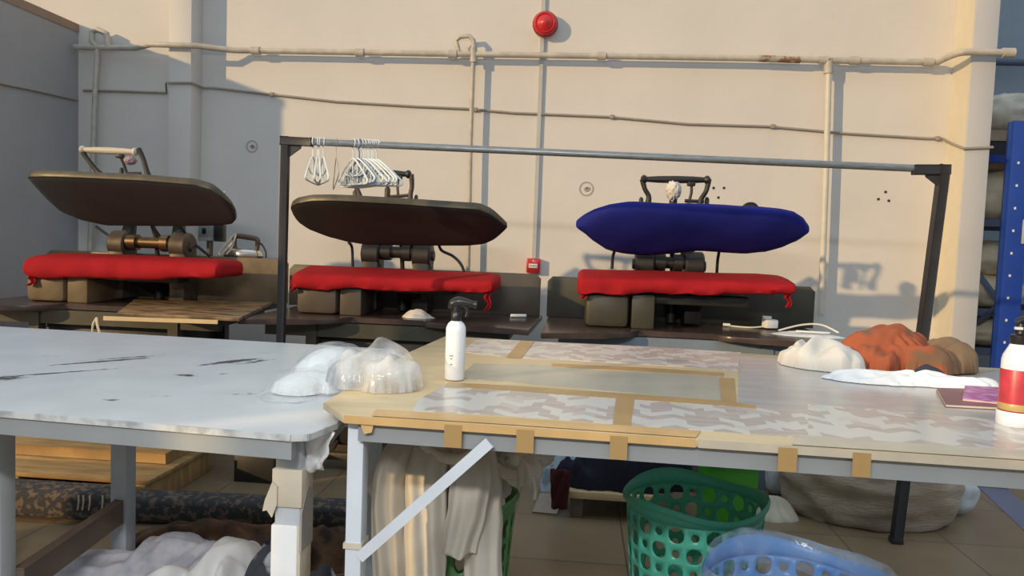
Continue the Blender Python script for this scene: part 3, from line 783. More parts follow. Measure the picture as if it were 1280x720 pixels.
# electric iron standing on the left press guard
gzL = 1.14
c = at_y(305, 326, 4.65); c.z = gzL
ir = thing('electric_iron', 'chrome electric iron with a brown handle on the left press back panel', 'iron', c)
def sole(z, k): return [V((c.x-.135*k, c.y-.012*k, z)), V((c.x-.09*k, c.y-.038*k, z)), V((c.x+.0, c.y-.05*k, z)), V((c.x+.11*k, c.y-.048*k, z)), V((c.x+.125*k, c.y, z)), V((c.x+.11*k, c.y+.048*k, z)), V((c.x, c.y+.05*k, z)), V((c.x-.09*k, c.y+.038*k, z)), V((c.x-.135*k, c.y+.012*k, z))]
part('soleplate', MB().faces([sole(c.z, .98), sole(c.z+.012, 1)]) and (lambda m: (m.faces([sole(c.z, .98), sole(c.z+.012, 1)]), m)[1])(MB()), 'cast_brown', ir)
m_ = MB(); m_.faces([sole(c.z+.012, .95), sole(c.z+.03, .93), sole(c.z+.048, .8), sole(c.z+.058, .55), sole(c.z+.06, .2)])
part('shell', m_, 'iron_chrome', ir, angle=50)
part('handle', MB().tube([c+V((-.06, 0, .055)), c+V((-.065, 0, .10)), c+V((-.055, 0, .135)), c+V((.03, 0, .130)), c+V((.085, 0, .12)), c+V((.09, 0, .09)), c+V((.085, 0, .05))], [.013, .014, .017, .018, .017, .015, .014], 12, smooth=4), 'iron_brown', ir)
cc = [c+V((-.06, -.02, .145)), c+V((-.10, -.03, .09)), c+V((-.15, -.03, .03)), c+V((-.13, -.05, .012)), c+V((-.05, -.05, .10)), c+V((-.045, -.03, .15)), c+V((-.06, -.04, .07)), c+V((-.09, -.055, .02))]
part('cord', MB().tube(cc, .006, 8, smooth=6), 'cotton_cord', ir, label='cream cloth covered cord')
part('tail_cord', MB().tube([c+V((.09, 0, .10)), c+V((.12, 0, .085)), c+V((.145, .0, .04)), c+V((.15, -.01, .005))], .006, 8, smooth=5), 'cable_black', ir)

# worn plank lying over the left press shelf
zb = .852
pb = [at_z(118, 399, zb), at_z(285, 405, zb), at_z(340, 381, zb), at_z(168, 378, zb)]
wb = thing('plank', 'worn yellowish plank lying on the left press shelf', 'plank', (pb[0]+pb[2])/2)
part('board', MB().plate([V((p.x, max(p.y, 3.60), zb)) for p in pb], (0, 0, .018), bev=.002), 'board_worn', wb)
part('frayed_edge', MB().bar(V((pb[0].x+.05, pb[0].y-.004, zb+.008)), V((pb[1].x-.05, pb[1].y-.004, zb+.008)), .008, .02), 'board_edge', wb)
p = pb[0]+V((.02, -.012, .01))
part('string', MB().tube([p, p+V((.012, -.012, -.035)), p+V((.03, -.014, -.09)), p+V((.035, -.012, -.14))], .006, 7, smooth=4).tube([p, p+V((-.01, -.012, -.03)), p+V((-.014, -.012, -.07))], .005, 7, smooth=4), 'cotton_cord', wb)

# little things on the press shelves
zs = SHELF_Z+.001
c = at_y(523, 392, 4.18)
solo('crumpled_rag', MB().heap(V((c.x, c.y, zs)), .09, .06, .06, seed=4, fold=.6, freq=22, nr=16, nt=48), 'rag_white', 'crumpled dirty white rag on the shelf of the middle press', 'rag')
c = at_y(648, 391, 4.45)
solo('chalk_stick', MB().cyl((c.x-.045, c.y-.01, zs+.01), (c.x+.045, c.y+.02, zs+.01), .010, seg=10), 'paper_white', 'short white stick on the right end of the middle press shelf', 'chalk')
c = at_z(530, 392, zs+.05)
c = at_z(962, 411, zs)
ad = thing('power_adapter', 'white plug adapter with a thin lead on the right press shelf', 'adapter', V((c.x, c.y, zs)))
part('body', MB().box(V((c.x, c.y, zs+.03)), (.075, .06, .05), rz=.3, bev=.006), 'plastic_white', ad)
part('prongs', MB().box(V((c.x-.02, c.y, zs+.065)), (.05, .03, .018), bev=.003), 'label_white', ad)
q = at_z(908, 408, zs)
part('lead', MB().tube([V((q.x, q.y, zs+.005)), V(((q.x+c.x)/2, (q.y+c.y)/2-.03, zs+.004)), V((c.x-.03, c.y, zs+.012))], .005, 7, smooth=6), 'cable_white', ad)
part('lead_plug', MB().cyl((q.x-.02, q.y, zs+.010), (q.x+.02, q.y-.01, zs+.010), .009, seg=8), 'plastic_white', ad)
c = at_z(1010, 420, zs)
pk = thing('plastic_packet', 'flat grey plastic packet beside the adapter on the right press shelf', 'packet', V((c.x, c.y, zs)))
part('film', MB().heap(V((c.x, c.y, zs)), .19, .075, .03, seed=8, fold=.5, freq=16, rz=-.12, nr=14, nt=48), 'foam_white', pk)
part('paper_band', MB().box(V((c.x+.01, c.y-.045, zs+.028)), (.17, .03, .008), rz=-.12, rot=None, bev=.002), 'paper_white', pk)
part('handle_loop', MB().tube([V((c.x-.15, c.y+.03, zs+.02)), V((c.x-.02, c.y+.05, zs+.055)), V((c.x+.08, c.y+.04, zs+.06)), V((c.x+.16, c.y, zs+.025))], .005, 7, smooth=5), 'cable_white', pk)

# ------------------------------------------------------------------ grey work table (front left)
ZG = .88
gt = thing('work_table', 'long grey painted work table at the front left with stains', 'table', V((-1.5, 2.1, 0)))
fa = at_z(0, 514, ZG); fb = at_z(375, 545, ZG); fc = at_z(421, 529, ZG); ba = at_z(0, 408, ZG); bc = at_z(500, 437, ZG)
dirf = (fb-fa).normalized(); dirb = (bc-ba).normalized()
out = [fa-dirf*1.0, fb-dirf*.02, fb+V((.012, .012, 0)), fc, bc, ba-dirb*.6]
def stain(x, y, rx, ry, rz, k):
    p = at_z(x, y, ZG); return (p.x, p.y, rx, ry, rz, k)
stains_w = [stain(60, 467, .30, .016, .80, .75), stain(125, 452, .24, .02, .85, .9), stain(160, 447, .18, .016, .85, .7), stain(4, 473, .09, .05, .6, .75), stain(290, 452, .17, .035, 1.0, .85), stain(320, 452, .11, .03, 1.1, .65),
            stain(231, 469, .06, .03, 0, .7), stain(140, 500, .035, .02, 0, .65), stain(60, 445, .06, .03, 0, .35), stain(200, 495, .05, .015, .3, .4), stain(305, 493, .07, .03, .3, .35), stain(330, 441, .05, .02, .2, .5), stain(280, 467, .03, .012, .7, .6)]
cen = V((sum(p.x for p in out)/6, sum(p.y for p in out)/6, 0))
gray_top_material([(x-cen.x, y-cen.y, rx, ry, rz, k) for x, y, rx, ry, rz, k in stains_w])
tp = part('tabletop', MB().plate([p-V((0, 0, .014)) for p in out], (0, 0, .014)), 'gray_top', gt)
cc_ = origin_of(tp)
# re-centre the stain coordinates on the part's true origin
for n_ in M['gray_top'].node_tree.nodes:
    if n_.type == 'MAPPING':
        l_ = n_.inputs['Location'].default_value; l_[0] += cen.x-cc_.x; l_[1] += cen.y-cc_.y
ed = MB()
for p, q in zip(out[:4], out[1:4]): ed.bar(p-V((0, 0, .006)), q-V((0, 0, .006)), .006, .0135)
part('worn_edge', ed, 'edge_worn', gt)
ins = V((0, .012, 0))
ap = MB()
zt_ = ZG-.014
ap.plate([out[0]+V((0, .004, -.054)), out[1]+V((0, .004, -.054)), out[1]+V((0, .004, -.0145)), out[0]+V((0, .004, -.0145))], (0, .025, 0))
ap.bar(out[3]+V((-.03, .02, -.034)), out[4]+V((-.03, -.02, -.034)), .025, .04)
ap.bar(out[4]+V((-.02, -.03, -.034)), out[5]+V((0, -.03, -.034)), .025, .04)
part('apron', ap, 'apron_grey', gt)
def leg(root, x, y, z1, w=.06, m='leg_paint', d=None, z0=0):
    return part('leg', MB().bb((x-w/2, y-(d or w)/2, z0), (x+w/2, y+(d or w)/2, z1), bev=.003), m, root)
LX = at_y(359, 640, 1.56); lg = leg(gt, LX.x, 1.56+.03, ZG-.0145, .058)
tw = MB()
for (z0, z1, g) in ((.70, .785, .005), (.52, .66, .004)):
    tw.bb((LX.x-.029-g, 1.56-g, z0), (LX.x+.029+g, 1.62+g, z1), bev=.002)
part('tape_wrap', tw, 'wrap_tan', gt, label='tan tape wound round the leg')
fl = at_y(338, 628, 1.56)
rg = MB(); z_ = fl.z
rg.plate([V((LX.x-.031, 1.555, z_+.05)), V((LX.x-.045, 1.55, z_+.01)), V((LX.x-.050, 1.55, z_-.015)), V((LX.x-.04, 1.55, z_-.012)), V((LX.x-.031, 1.555, z_-.03)), V((LX.x-.02, 1.555, z_)), V((LX.x-.02, 1.555, z_+.04))], (0, -.006, 0))
part('torn_flap', rg, 'wrap_tan', gt)
part('white_wrap', MB().bb((LX.x-.0345, 1.5535, .05), (LX.x+.026, 1.60, .66), bev=.004), 'wrap_white', gt, label='white sheet wrapped round the leg')
part('mud_wrap', MB().plate([V((LX.x+.0305, 1.555, .60)), V((LX.x+.0305, 1.625, .60)), V((LX.x+.0305, 1.625, .72)), V((LX.x+.0305, 1.59, .74)), V((LX.x+.0305, 1.555, .69))], (.005, 0, 0)), 'wrap_mud', gt)
rl = at_y(148, 600, 2.56); leg(gt, rl.x, 2.56+.03, ZG-.0145, .062)
ml = at_y(-2, 620, 1.95); leg(gt, ml.x, 1.95, ZG-.0145, .06)
leg(gt, -2.15, 2.6, ZG-.0145, .06); leg(gt, -2.1, 1.6, ZG-.0145, .06)
leg(gt, out[4].x-.06, 2.62, ZG-.0145, .055)
p = at_y(165, 640, 2.56); q = at_y(20, 744, 1.96)
part('side_rail', MB().bar(V((rl.x+.005, 2.56, p.z)), V((ml.x+.035, 1.98, p.z)), .03, .085, bev=.003), 'wood_dark', gt, label='dark timber side rail')

# ------------------------------------------------------------------ taped work table (front right)
ZR = .92
rt = thing('work_table', 'long work table at the front right with a taped, papered top', 'table', V((.5, 2.1, 0)))
A1 = at_z(404, 503, ZR); A2 = at_z(428, 519, ZR); A3 = at_z(1280, 577, ZR); B1 = at_z(512, 440, ZR); B2 = at_z(557, 420, ZR); B3 = at_z(1280, 462, ZR)
dF = (A3-A2).normalized(); dB = (B3-B2).normalized()
A4 = A2 + dF*((1.95-A2.x)/dF.x); B4 = B2 + dB*((2.05-B2.x)/dB.x)
rout = [A1, A2, A4, B4, B2, B1]
part('tabletop', MB().plate([p-V((0, 0, .016)) for p in rout], (0, 0, .016), bev=.002), 'board_tan', rt)
def fr(p): return V((p.x, p.y, 0))
a0 = A2+dF*.0; 
apr = MB()
nF = V((-dF.y, dF.x, 0))
apr.bar(A2+nF*.03+V((.03, 0, -.037)), A4+nF*.03+V((0, 0, -.037)), .03, .042)
apr.bar(B2-nF*.03+V((.03, 0, -.037)), B4-nF*.03+V((0, 0, -.037)), .03, .042)
apr.bar(A1+V((.06, .02, -.037)), B1+V((.06, 0, -.037)), .03, .042)
part('apron', apr, 'apron_grey', rt)
l1 = at_y(443, 620, 1.56)
leg(rt, l1.x, 1.58, ZR-.016, .036, 'leg_pale', d=.045)
leg(rt, A3.x+.35, 1.46, ZR-.016, .04, 'leg_pale'); leg(rt, l1.x-.02, B2.y-.1, ZR-.016, .04, 'leg_pale'); leg(rt, 1.9, B4.y-.1, ZR-.016, .04, 'leg_pale')
b0 = at_y(449, 697, 1.545); b1 = at_y(612, 553, 1.515)
part('brace', MB().bar(b0, b1, .006, .024), 'leg_pale', rt)
b2 = at_y(1222, 592, 1.50); b3 = b2 + (at_y(1280, 647, 1.50)-b2)*1.9
part('brace', MB().bar(b2, b3, .008, .036), 'rack_dull', rt, label='dark grey diagonal brace')
pb_ = at_y(441, 684, 1.55)
part('tape_wrap', MB().bb((l1.x-.021, 1.553, pb_.z-.006), (l1.x+.021, 1.606, pb_.z+.006)), 'wrap_tan', rt)
def sheet(name, px, m, dz, th=.0012, label=None):
    return part(name, MB().plate([at_z(x, y, ZR)+V((0, 0, dz)) for x, y in px], (0, 0, th)), m, rt, label)
sheet('paper_sheet', [(556, 482), (523, 500), (515, 514), (636, 520), (790, 532), (1010, 548), (1010, 505), (900, 502), (770, 492), (640, 486)], 'sheet_lilac', .0002, label='lilac paper sheet along the front')
sheet('paper_sheet', [(596, 424), (578, 440), (640, 447), (800, 455), (922, 463), (926, 441), (800, 433)], 'sheet_lilac', .0002, label='lilac paper sheet along the back')
sheet('paper_sheet', [(592, 455), (572, 473), (700, 483), (900, 503), (905, 470), (780, 462), (660, 456)], 'sheet_beige', .0002, label='greenish beige sheet in the middle')
sheet('paper_sheet', [(925, 445), (922, 505), (1010, 512), (1650, 564), (1650, 488), (1100, 455)], 'sheet_grey', .0004, label='grey glossy sheet at the right')
sheet('paper_sheet', [(1010, 506), (1010, 548), (1650, 593), (1650, 557)], 'sheet_lilac', .0007, label='lilac paper sheet at the right front')
sheet('tape_strip', [(770, 499), (765, 540), (787, 542), (793, 501)], 'tape_brown', .0016)
sheet('tape_strip', [(899, 473), (902, 505), (921, 506), (918, 474)], 'tape_brown', .0016)
sheet('tape_strip', [(560, 479), (556, 484), (640, 489), (770, 499), (905, 508), (945, 512), (945, 508), (905, 502), (770, 492), (640, 483)], 'tape_brown', .0014)
sheet('tape_strip', [(650, 427), (633, 447), (652, 448), (668, 428)], 'tape_brown', .0016)
sheet('tape_strip', [(690, 455), (690, 459), (905, 471), (905, 467), (800, 460)], 'tape_brown', .0014)
sheet('tape_strip', [(1000, 545), (990, 557), (1130, 566), (1280, 576), (1650, 601), (1650, 586), (1140, 556)], 'tape_cream', .0020)
sheet('tape_strip', [(470, 513), (465, 521), (640, 532), (870, 548), (876, 540), (640, 524)], 'tape_orange', .0020)
# tape along the front edge
def edge_tape(x0, x1, m, z0, z1, name='edge_tape', g=.0015):
    def onedge(x):
        y = 519 + (577-519)*(x-428)/(1280-428); p = at_z(x, y, ZR); s_ = (p-A2).dot(dF); return A2 + dF*s_
    p, q = onedge(x0), onedge(x1)
    return part(name, MB().plate([p+V((0, 0, z0))-nF*g, q+V((0, 0, z0))-nF*g, q+V((0, 0, z1))-nF*g, p+V((0, 0, z1))-nF*g], nF*.001), m, rt)
edge_tape(430, 870, 'tape_orange', -.0165, .0005)
edge_tape(873, 1600, 'tape_cream', -.0165, .0005)
for x0, x1 in ((556, 578), (646, 668), (763, 785), (973, 997), (1066, 1089)):
    edge_tape(x0, x1, 'tape_brown', -.052, -.004, 'tape_tab', g=.003 if x0 < 9999 else 0)
for x0, x1 in ((556, 578), (763, 785)):
    pass
# scrap of tape under the corner
p = at_y(456, 535, 1.53)
part('tape_scrap', MB().plate([p+V((-.012, 0, .012)), p+V((.02, 0, .012)), p+V((.016, -.004, -.008)), p+V((0, -.004, -.012))], (0, .006, 0)), 'tape_orange', rt)

# ------------------------------------------------------------------ things on the tables
def on(x, y, z): return at_z(x, y, z)
zt = ZR+.0022
c = on(568, 474, zt)
sb = thing('spray_bottle', 'slim white spray bottle with a black trigger on the taped table', 'bottle', c)
k = .0272
part('body', MB().lathe([(k*.9, 0), (k, .004), (k, .135), (k*.97, .143), (k*.8, .153), (k*.5, .160), (k*.45, .164), (k*.0, .164)], c, 32), 'plastic_white', sb, angle=60)
part('collar', MB().lathe([(.0135, .160), (.0145, .163), (.0145, .182), (.012, .185)], c, 20), 'plastic_black', sb)
part('trigger_head', MB().tube([c+V((-.016, 0, .192)), c+V((-.010, 0, .205)), c+V((.006, 0, .212)), c+V((.03, 0, .210)), c+V((.046, 0, .207))], [.008, .014, .015, .011, .008], 12, smooth=4).cyl(c+V((0, 0, .183)), c+V((0, 0, .205)), .011), 'plastic_black', sb)
part('nozzle', MB().cyl(c+V((.046, 0, .207)), c+V((.055, 0, .206)), .010), 'plastic_black', sb)
part('trigger', MB().tube([c+V((.022, 0, .203)), c+V((.030, 0, .190)), c+V((.026, 0, .172))], [.005, .005, .004], 8, smooth=4), 'plastic_black', sb)
for dz, wd in ((.045, .006), (.068, .010), (.06, .005)):
    part('print', MB().box(c+V((-.006, -k-.0002, dz)), (wd, .001, .003)), 'box_grey', sb)

c = on(1267, 531, zt)
lb_ = thing('pump_bottle', 'white bottle with a red label and black pump at the right table edge', 'bottle', c)
k = .0365
part('body', MB().lathe([(k*.95, 0), (k, .004), (k, .030), (k*.93, .034), (k*.93, .135), (k*.93, .150), (k*.86, .162), (k*.62, .180), (k*.55, .186), (k*.5, .190), (0, .190)], c, 36), 'plastic_white', lb_, angle=50)
part('label', MB().lathe([(k*.94, .052), (k*.945, .0522), (k*.945, .1295), (k*.94, .13)], c, 36), 'label_red', lb_, label='red label wrapped round the bottle')
part('gold_band', MB().lathe([(k*.945, .036), (k*.952, .0365), (k*.952, .0515), (k*.945, .052)], c, 36), 'label_gold', lb_)
part('red_line', MB().lathe([(k*.95, .0335), (k*.957, .034), (k*.957, .0362), (k*.95, .0365)], c, 36), 'alarm_dark', lb_)
part('badge', MB().box(c+V((.010, -k*.90, .095)), (.024, .008, .014), rz=.15, bev=.002), 'label_white', lb_)
part('pump_collar', MB().lathe([(.020, .188), (.021, .19), (.021, .208), (.012, .212), (.010, .235), (0, .236)], c, 24), 'plastic_black', lb_)
part('pump_head', MB().tube([c+V((-.010, 0, .238)), c+V((.008, 0, .244)), c+V((.03, 0, .240)), c+V((.045, 0, .232))], [.008, .011, .009, .006], 12, smooth=4), 'plastic_black', lb_)
part('nozzle', MB().box(c+V((-.012, -.012, .225)), (.014, .01, .006)), 'label_white', lb_)

# notebooks
def book(px, z0, th, cover, label, name='notebook'):
    c = [at_z(x, y, z0) for x, y in px]; o = thing(name, label, 'notebook', sum(c, V())/4)
    cen = sum(c, V())/4
    part('pages', MB().plate([cen+(p-cen)*.985+V((0, 0, .0012)) for p in c], (0, 0, th-.0024)), 'book_pages', o)
    part('cover', MB().plate(c, (0, 0, .0012)), cover, o); part('cover', MB().plate([p+V((0, 0, th-.0012)) for p in c], (0, 0, .0012)), cover, o)
book([(1182, 509), (1258, 513), (1242, 490), (1170, 488)], zt, .008, 'book_maroon', 'maroon notebook under the purple one at the right of the table')
book([(1203, 501), (1262, 507), (1256, 487), (1206, 484)], zt+.0085, .006, 'book_purple', 'pink and purple notebook on top beside the pump bottle')

# white cloth and scarf
c = on(1085, 470, zt)
wc = thing('white_cloth', 'off-white cloth spread under the rust scarf on the taped table', 'cloth', c)
c1 = on(1022, 458, zt); c2 = on(1140, 478, zt)
mb = MB(); mb.field(zt, [(c1.x+.01, c1.y+.02, .125, .14, .3, .098, .9, 14, .32), (c1.x-.06, c1.y+.05, .055, .11, -.4, .070, 1.1, 17, .32), (c1.x+.07, c1.y+.0, .08, .11, 0, .07, 2.2, 16, .38)], .006, seed=2)
part('bunched_end', mb, 'cloth_white', wc, angle=80)
mb = MB(); mb.field(zt, [(c2.x-.10, c2.y-.0, .17, .085, -.15, .035, .3, 22, .6), (c2.x+.05, c2.y-.005, .20, .08, -.1, .042, 2.9, 24, .6)], .006, seed=3)
part('spread_end', mb, 'cloth_bright', wc, angle=80)
c = on(1128, 462, zt)
sc = thing('scarf', 'crumpled rust and brown scarf heaped on the white cloth', 'scarf', V((c.x, c.y, zt+.004)))
mb = MB(); mb.field(zt+.004, [(c.x-.03, c.y+.06, .17, .095, .12, .150, .15, 20, .34), (c.x-.085, c.y-.005, .085, .085, .6, .100, 1.0, 24, .4), (c.x+.045, c.y-.02, .11, .075, -.5, .098, -.5, 24, .4), (c.x-.0, c.y+.01, .09, .07, .2, .115, 2.3, 26, .4)], .005, seed=5)
part('main_bundle', mb, 'cloth_scarf', sc, angle=80)
mb = MB(); mb.field(zt+.004, [(c.x+.155, c.y+.035, .095, .11, -.3, .115, .5, 17, .28)], .005, seed=6)
part('brown_fold', mb, 'cloth_brownfold', sc, angle=80)
mb = MB(); p = on(1160, 477, zt); mb.field(zt+.004, [(p.x, p.y, .055, .035, 0, .050, .3, 24, .35)], .004, seed=7)
part('dark_fold', mb, 'cloth_navyfold', sc, angle=80)

# clear bag with a folded white thing inside, on the grey table beside the corner
zg = ZG+.0008
c = on(415, 478, zg)
pg = thing('plastic_bag', 'crumpled clear plastic bag lying across the two table tops', 'plastic bag', c)
cl = on(393, 482, zg); b0_ = on(345, 498, zg); b1_ = on(438, 458, zg); rzb = math.atan2(b1_.y-b0_.y, b1_.x-b0_.x)
e1 = on(352, 497, zg); e2 = on(378, 488, zg); e3 = on(412, 470, zg); e4 = on(425, 488, zg)
mb = MB(); mb.field(zg+.0008, [(e1.x+.01, e1.y+.02, .075, .10, .3, .022, .8, 20, .3), (e2.x, e2.y+.01, .095, .13, -.2, .062, 1.1, 14, .2), (e3.x, e3.y, .10, .22, 0, .100, 1.4, 11, .15), (e4.x-.01, e4.y+.01, .07, .10, 0, .058, .6, 16, .3)], .006, seed=21)
part('flat_end', mb, 'film_thin', pg, angle=80)
cr = on(462, 484, ZR+.001)
mb = MB(); mb.field(ZR+.001, [(cr.x+.005, cr.y+.05, .12, .10, .6, .125, .9, 12, .30), (cr.x+.06, cr.y+.0, .085, .075, .2, .095, 1.9, 14, .38), (cr.x-.06, cr.y+.06, .07, .08, .3, .085, .4, 14, .3)], .005, seed=11)
part('puffed_end', mb, 'film_bag', pg, angle=80)
cw = on(400, 478, zg)
mb = MB(); mb.field(zg+.0012, [(e2.x+.005, e2.y+.015, .078, .11, -.2, .050, 1.1, 12, .12), (e3.x, e3.y, .082, .19, 0, .088, 1.4, 9, .10), (e4.x-.02, e4.y+.015, .055, .085, 0, .045, .6, 12, .15)], .006, seed=21)
solo('folded_cloth', mb, 'paper_white', 'folded white cloth inside the clear plastic bag', 'cloth', angle=80)
# bag scrap hanging below the corner of the grey table
p0 = at_y(394, 545, 1.60)
def hangbag():
    mb = MB(); rows = []
    for i in range(11):
        f = i/10; z = ZG-.016 - f*.088; hw_ = .040*(1-.62*f**1.6)
        rows.append([V((p0.x+.004+hw_*(2*j/8-1)*1.0 + .004*sin(i*1.2+j), 1.585+.012*sin(j*1.1+i*.4)+.010*f, z - .006*sin(j*.8))) for j in range(9)])
    mb.grid(rows); return mb
solo('plastic_scrap', hangbag(), 'film_milky', 'translucent plastic scrap hanging under the grey table corner', 'plastic', solid=.002, angle=80)

# ------------------------------------------------------------------ baskets
def basket_wall(mb, c, r0, r1, z0, z1, nu, nv, big, small, wavy=0, slots=False):
    c = V(c)
    def P(u, v):
        th = 2*pi*u/nu; f = v/nv; r = r0+(r1-r0)*f; z = z0+(z1-z0)*f
        z += wavy*f**6*cos(th*3)
        return c + V((r*cos(th), r*sin(th), z))
    K = 12
    cache = {}
    def vert(u, v):
        key = (round((u % nu)*96), round(v*96))
        if key not in cache: cache[key] = mb.bm.verts.new(P(u, v))
        return cache[key]
    sq = [(-.5, -.5), (-1/6, -.5), (1/6, -.5), (.5, -.5), (.5, -1/6), (.5, 1/6), (.5, .5), (1/6, .5), (-1/6, .5), (-.5, .5), (-.5, 1/6), (-.5, -1/6)]
    for iv in range(nv):
        for iu in range(nu):
            rr = big if (iu+iv) % 2 == 0 else small
            ru, rv = (rr, rr) if not slots else (rr*.8, rr)
            outer = [vert(iu+.5+x, iv+.5+y) for x, y in sq]
            inner = []
            for x, y in sq:
                a = math.atan2(y, x); inner.append(mb.bm.verts.new(P(iu+.5+ru*cos(a), iv+.5+rv*sin(a))))
            for i in range(K):
                j = (i+1) % K; mb.bm.faces.new((outer[i], outer[j], inner[j], inner[i]))
def basket(name, label, cx, cy, h, r0, r1, m, nu=22, nv=9, big=.44, small=.22, wavy=.012, slots=False, band=.042):
    o = thing(name, label, 'basket', (cx, cy, 0))
    mb = MB(); basket_wall(mb, (cx, cy, 0), r0, r1*.985, 0.02, h-band, nu, nv, big, small, 0, slots)
    part('perforated_wall', mb, m, o, solid=.003, angle=50)
    # smooth upper band with a rolled, gently wavy rim
    mb = MB(); rows = []
    for (r, z, wv) in ((r1*.985, h-band, 0), (r1*.995, h-band*.6, .4), (r1, h-.012, 1), (r1*1.03, h-.004, 1), (r1*1.045, h-.010, 1), (r1*1.04, h-.022, 1)):
        rows.append([V((cx+r*cos(2*pi*j/66), cy+r*sin(2*pi*j/66), z+wavy*wv*cos(3*2*pi*j/66+.6))) for j in range(66)])
    mb.grid(rows, closed=True); part('rim', mb, m, o, solid=.003, angle=60)
    mb = MB(); mb.lathe([(r0, .022), (r0*.98, .004), (r0*.9, .0), (.01, .002), (0, .006)], (cx, cy, 0), 44); part('base', mb, m, o)
    return o
gc = at_z(870, 621, .55)
GC = V((gc.x, gc.y+.02, 0))
basket('laundry_basket', 'green perforated laundry basket under the taped table', GC.x, GC.y, .56, .165, .208, 'basket_green', nu=24, nv=9)
bc_ = at_z(993, 712, .55)
BC = V((bc_.x, bc_.y-.02, 0))
bb_ = basket('laundry_basket', 'blue perforated laundry basket with a clear liner at the front', BC.x, BC.y, .55, .165, .205, 'basket_blue', nu=24, nv=9)
def liner():
    mb = MB(); rows = []
    prof = [(.15, .10), (.165, .25), (.18, .38), (.192, .47), (.198, .53), (.203, .560), (.214, .566), (.222, .552), (.226, .52), (.230, .47)]
    for i, (r, z) in enumerate(prof):
        rows.append([V((BC.x+(r+.004*noise.noise(V((cos(t)*4, sin(t)*4, i*.5))))*cos(t), BC.y+(r+.006*noise.noise(V((cos(t)*4, sin(t)*4, i*.5))))*sin(t), z+.01*noise.noise(V((cos(t)*3, sin(t)*3, 7+i*.2)))+(.012*cos(3*t+.6) if i > 3 else 0))) for t in [2*pi*j/72 for j in range(72)]])
    mb.grid(rows, closed=True); return mb
solo('bin_liner', liner(), 'film_liner', 'clear plastic liner folded over the rim of the blue basket', 'plastic liner', angle=80)

# tall leaf-green basket beneath the draped trousers
dcx = at_z(562, 600, .58)
DC = V((dcx.x, 2.15, 0)); DC.x = at_y(568, 600, 2.15).x
basket('laundry_basket', 'leaf green slotted basket almost hidden by draped beige clothes', DC.x, DC.y, .56, .15, .185, 'basket_leaf', nu=22, nv=7, big=.42, small=.40, slots=True)
def cloth_fall(pts, wid, dep, seed, folds=6, n=26, amp=.5):
    """a garment leg hanging in fluted folds along a path; wid and dep are half sizes from top to hem"""
    path = smooth_path(pts, max(2, n//(len(pts)-1))); mb = MB(); rows = []; m = len(path)
    for i, p in enumerate(path):
        f = i/(m-1); w_ = wid[0]+(wid[1]-wid[0])*f; d_ = dep[0]+(dep[1]-dep[0])*f; ring = []
        for j in range(72):
            a_ = 2*pi*j/72
            k_ = 1 + amp*(.35+.65*f)*(.6*sin(a_*folds+seed+1.5*sin(f*3+seed)) + .7*noise.noise(V((cos(a_)*2, sin(a_)*2, f*2.5+seed))))
            ring.append(p + V((w_*cos(a_)*(1+.12*noise.noise(V((f*5, seed, cos(a_))))), d_*sin(a_)*k_, .006*sin(a_*3+seed)*f)))
        rows.append(ring)
    mb.faces(rows); return mb
dr = thing('draped_clothes', 'beige trousers and shirts draped over the leaf green basket', 'clothes', V((DC.x, DC.y, 0)))
def fy(x, y, Y): return at_y(x, y, Y)
YD = DC.y-.235
for pts, wd_, dp_, sd_, nm in (
    ([(512, 551, .05), (494, 575, .0), (487, 620, -.01), (488, 680, -.01), (490, 765, -.01)], (.045, .05), (.04, .035), 1, 'trouser_leg'),
    ([(545, 546, .05), (534, 585, -.01), (532, 640, -.02), (530, 700, -.02), (528, 770, -.02)], (.055, .06), (.045, .035), 2, 'trouser_leg'),
    ([(585, 549, .05), (588, 590, -.03), (584, 640, -.045), (574, 690, -.04)], (.06, .045), (.04, .03), 3.4, 'shirt_tail'),
    ([(600, 552, .06), (606, 610, .02), (604, 660, .0), (603, 765, .0)], (.04, .055), (.04, .03), 4.7, 'trouser_leg')):
    part(nm, cloth_fall([fy(x, y, YD+dy) for x, y, dy in pts], wd_, dp_, sd_), 'cloth_beige', dr, angle=80)
c = fy(548, 556, DC.y); mb = MB(); mb.heap(V((c.x+.01, DC.y-.01, .575)), .215, .20, .085, seed=66, fold=.5, freq=17, peak=3.5); part('top_bundle', mb, 'cloth_beige', dr, angle=80)
tr0 = fy(560, 568, YD-.03)
ring = []
for k_ in range(25):
    a_ = pi*(1.0+1.0*k_/24); ring.append(tr0+V((.085*cos(a_), .02*sin(a_*2), .055+.065*sin(a_))))
part('waistband', MB().tube(ring, [.008, .013, .016, .013, .008], 10), 'cloth_beige', dr)
c = fy(653, 566, 2.08); mb = MB(); mb.blob(V((c.x, 2.10, c.z)), (.085, .075, .045), seed=9, amp=.3, freq=2.6, ridge=True); part('side_bundle', mb, 'cloth_beige', dr, angle=80)
part('hanging_sleeve', cloth_fall([fy(650, 558, 2.06), fy(662, 580, 2.03), fy(661, 609, 2.04)], (.04, .032), (.03, .018), 7.7, folds=4), 'cloth_beige', dr, angle=80)
mb = MB(); mb.tube([fy(666, 596, 2.01), fy(669, 612, 2.0), fy(668, 624, 2.0)], .005, 8, smooth=4); part('drawstring', mb, 'cloth_white', dr)

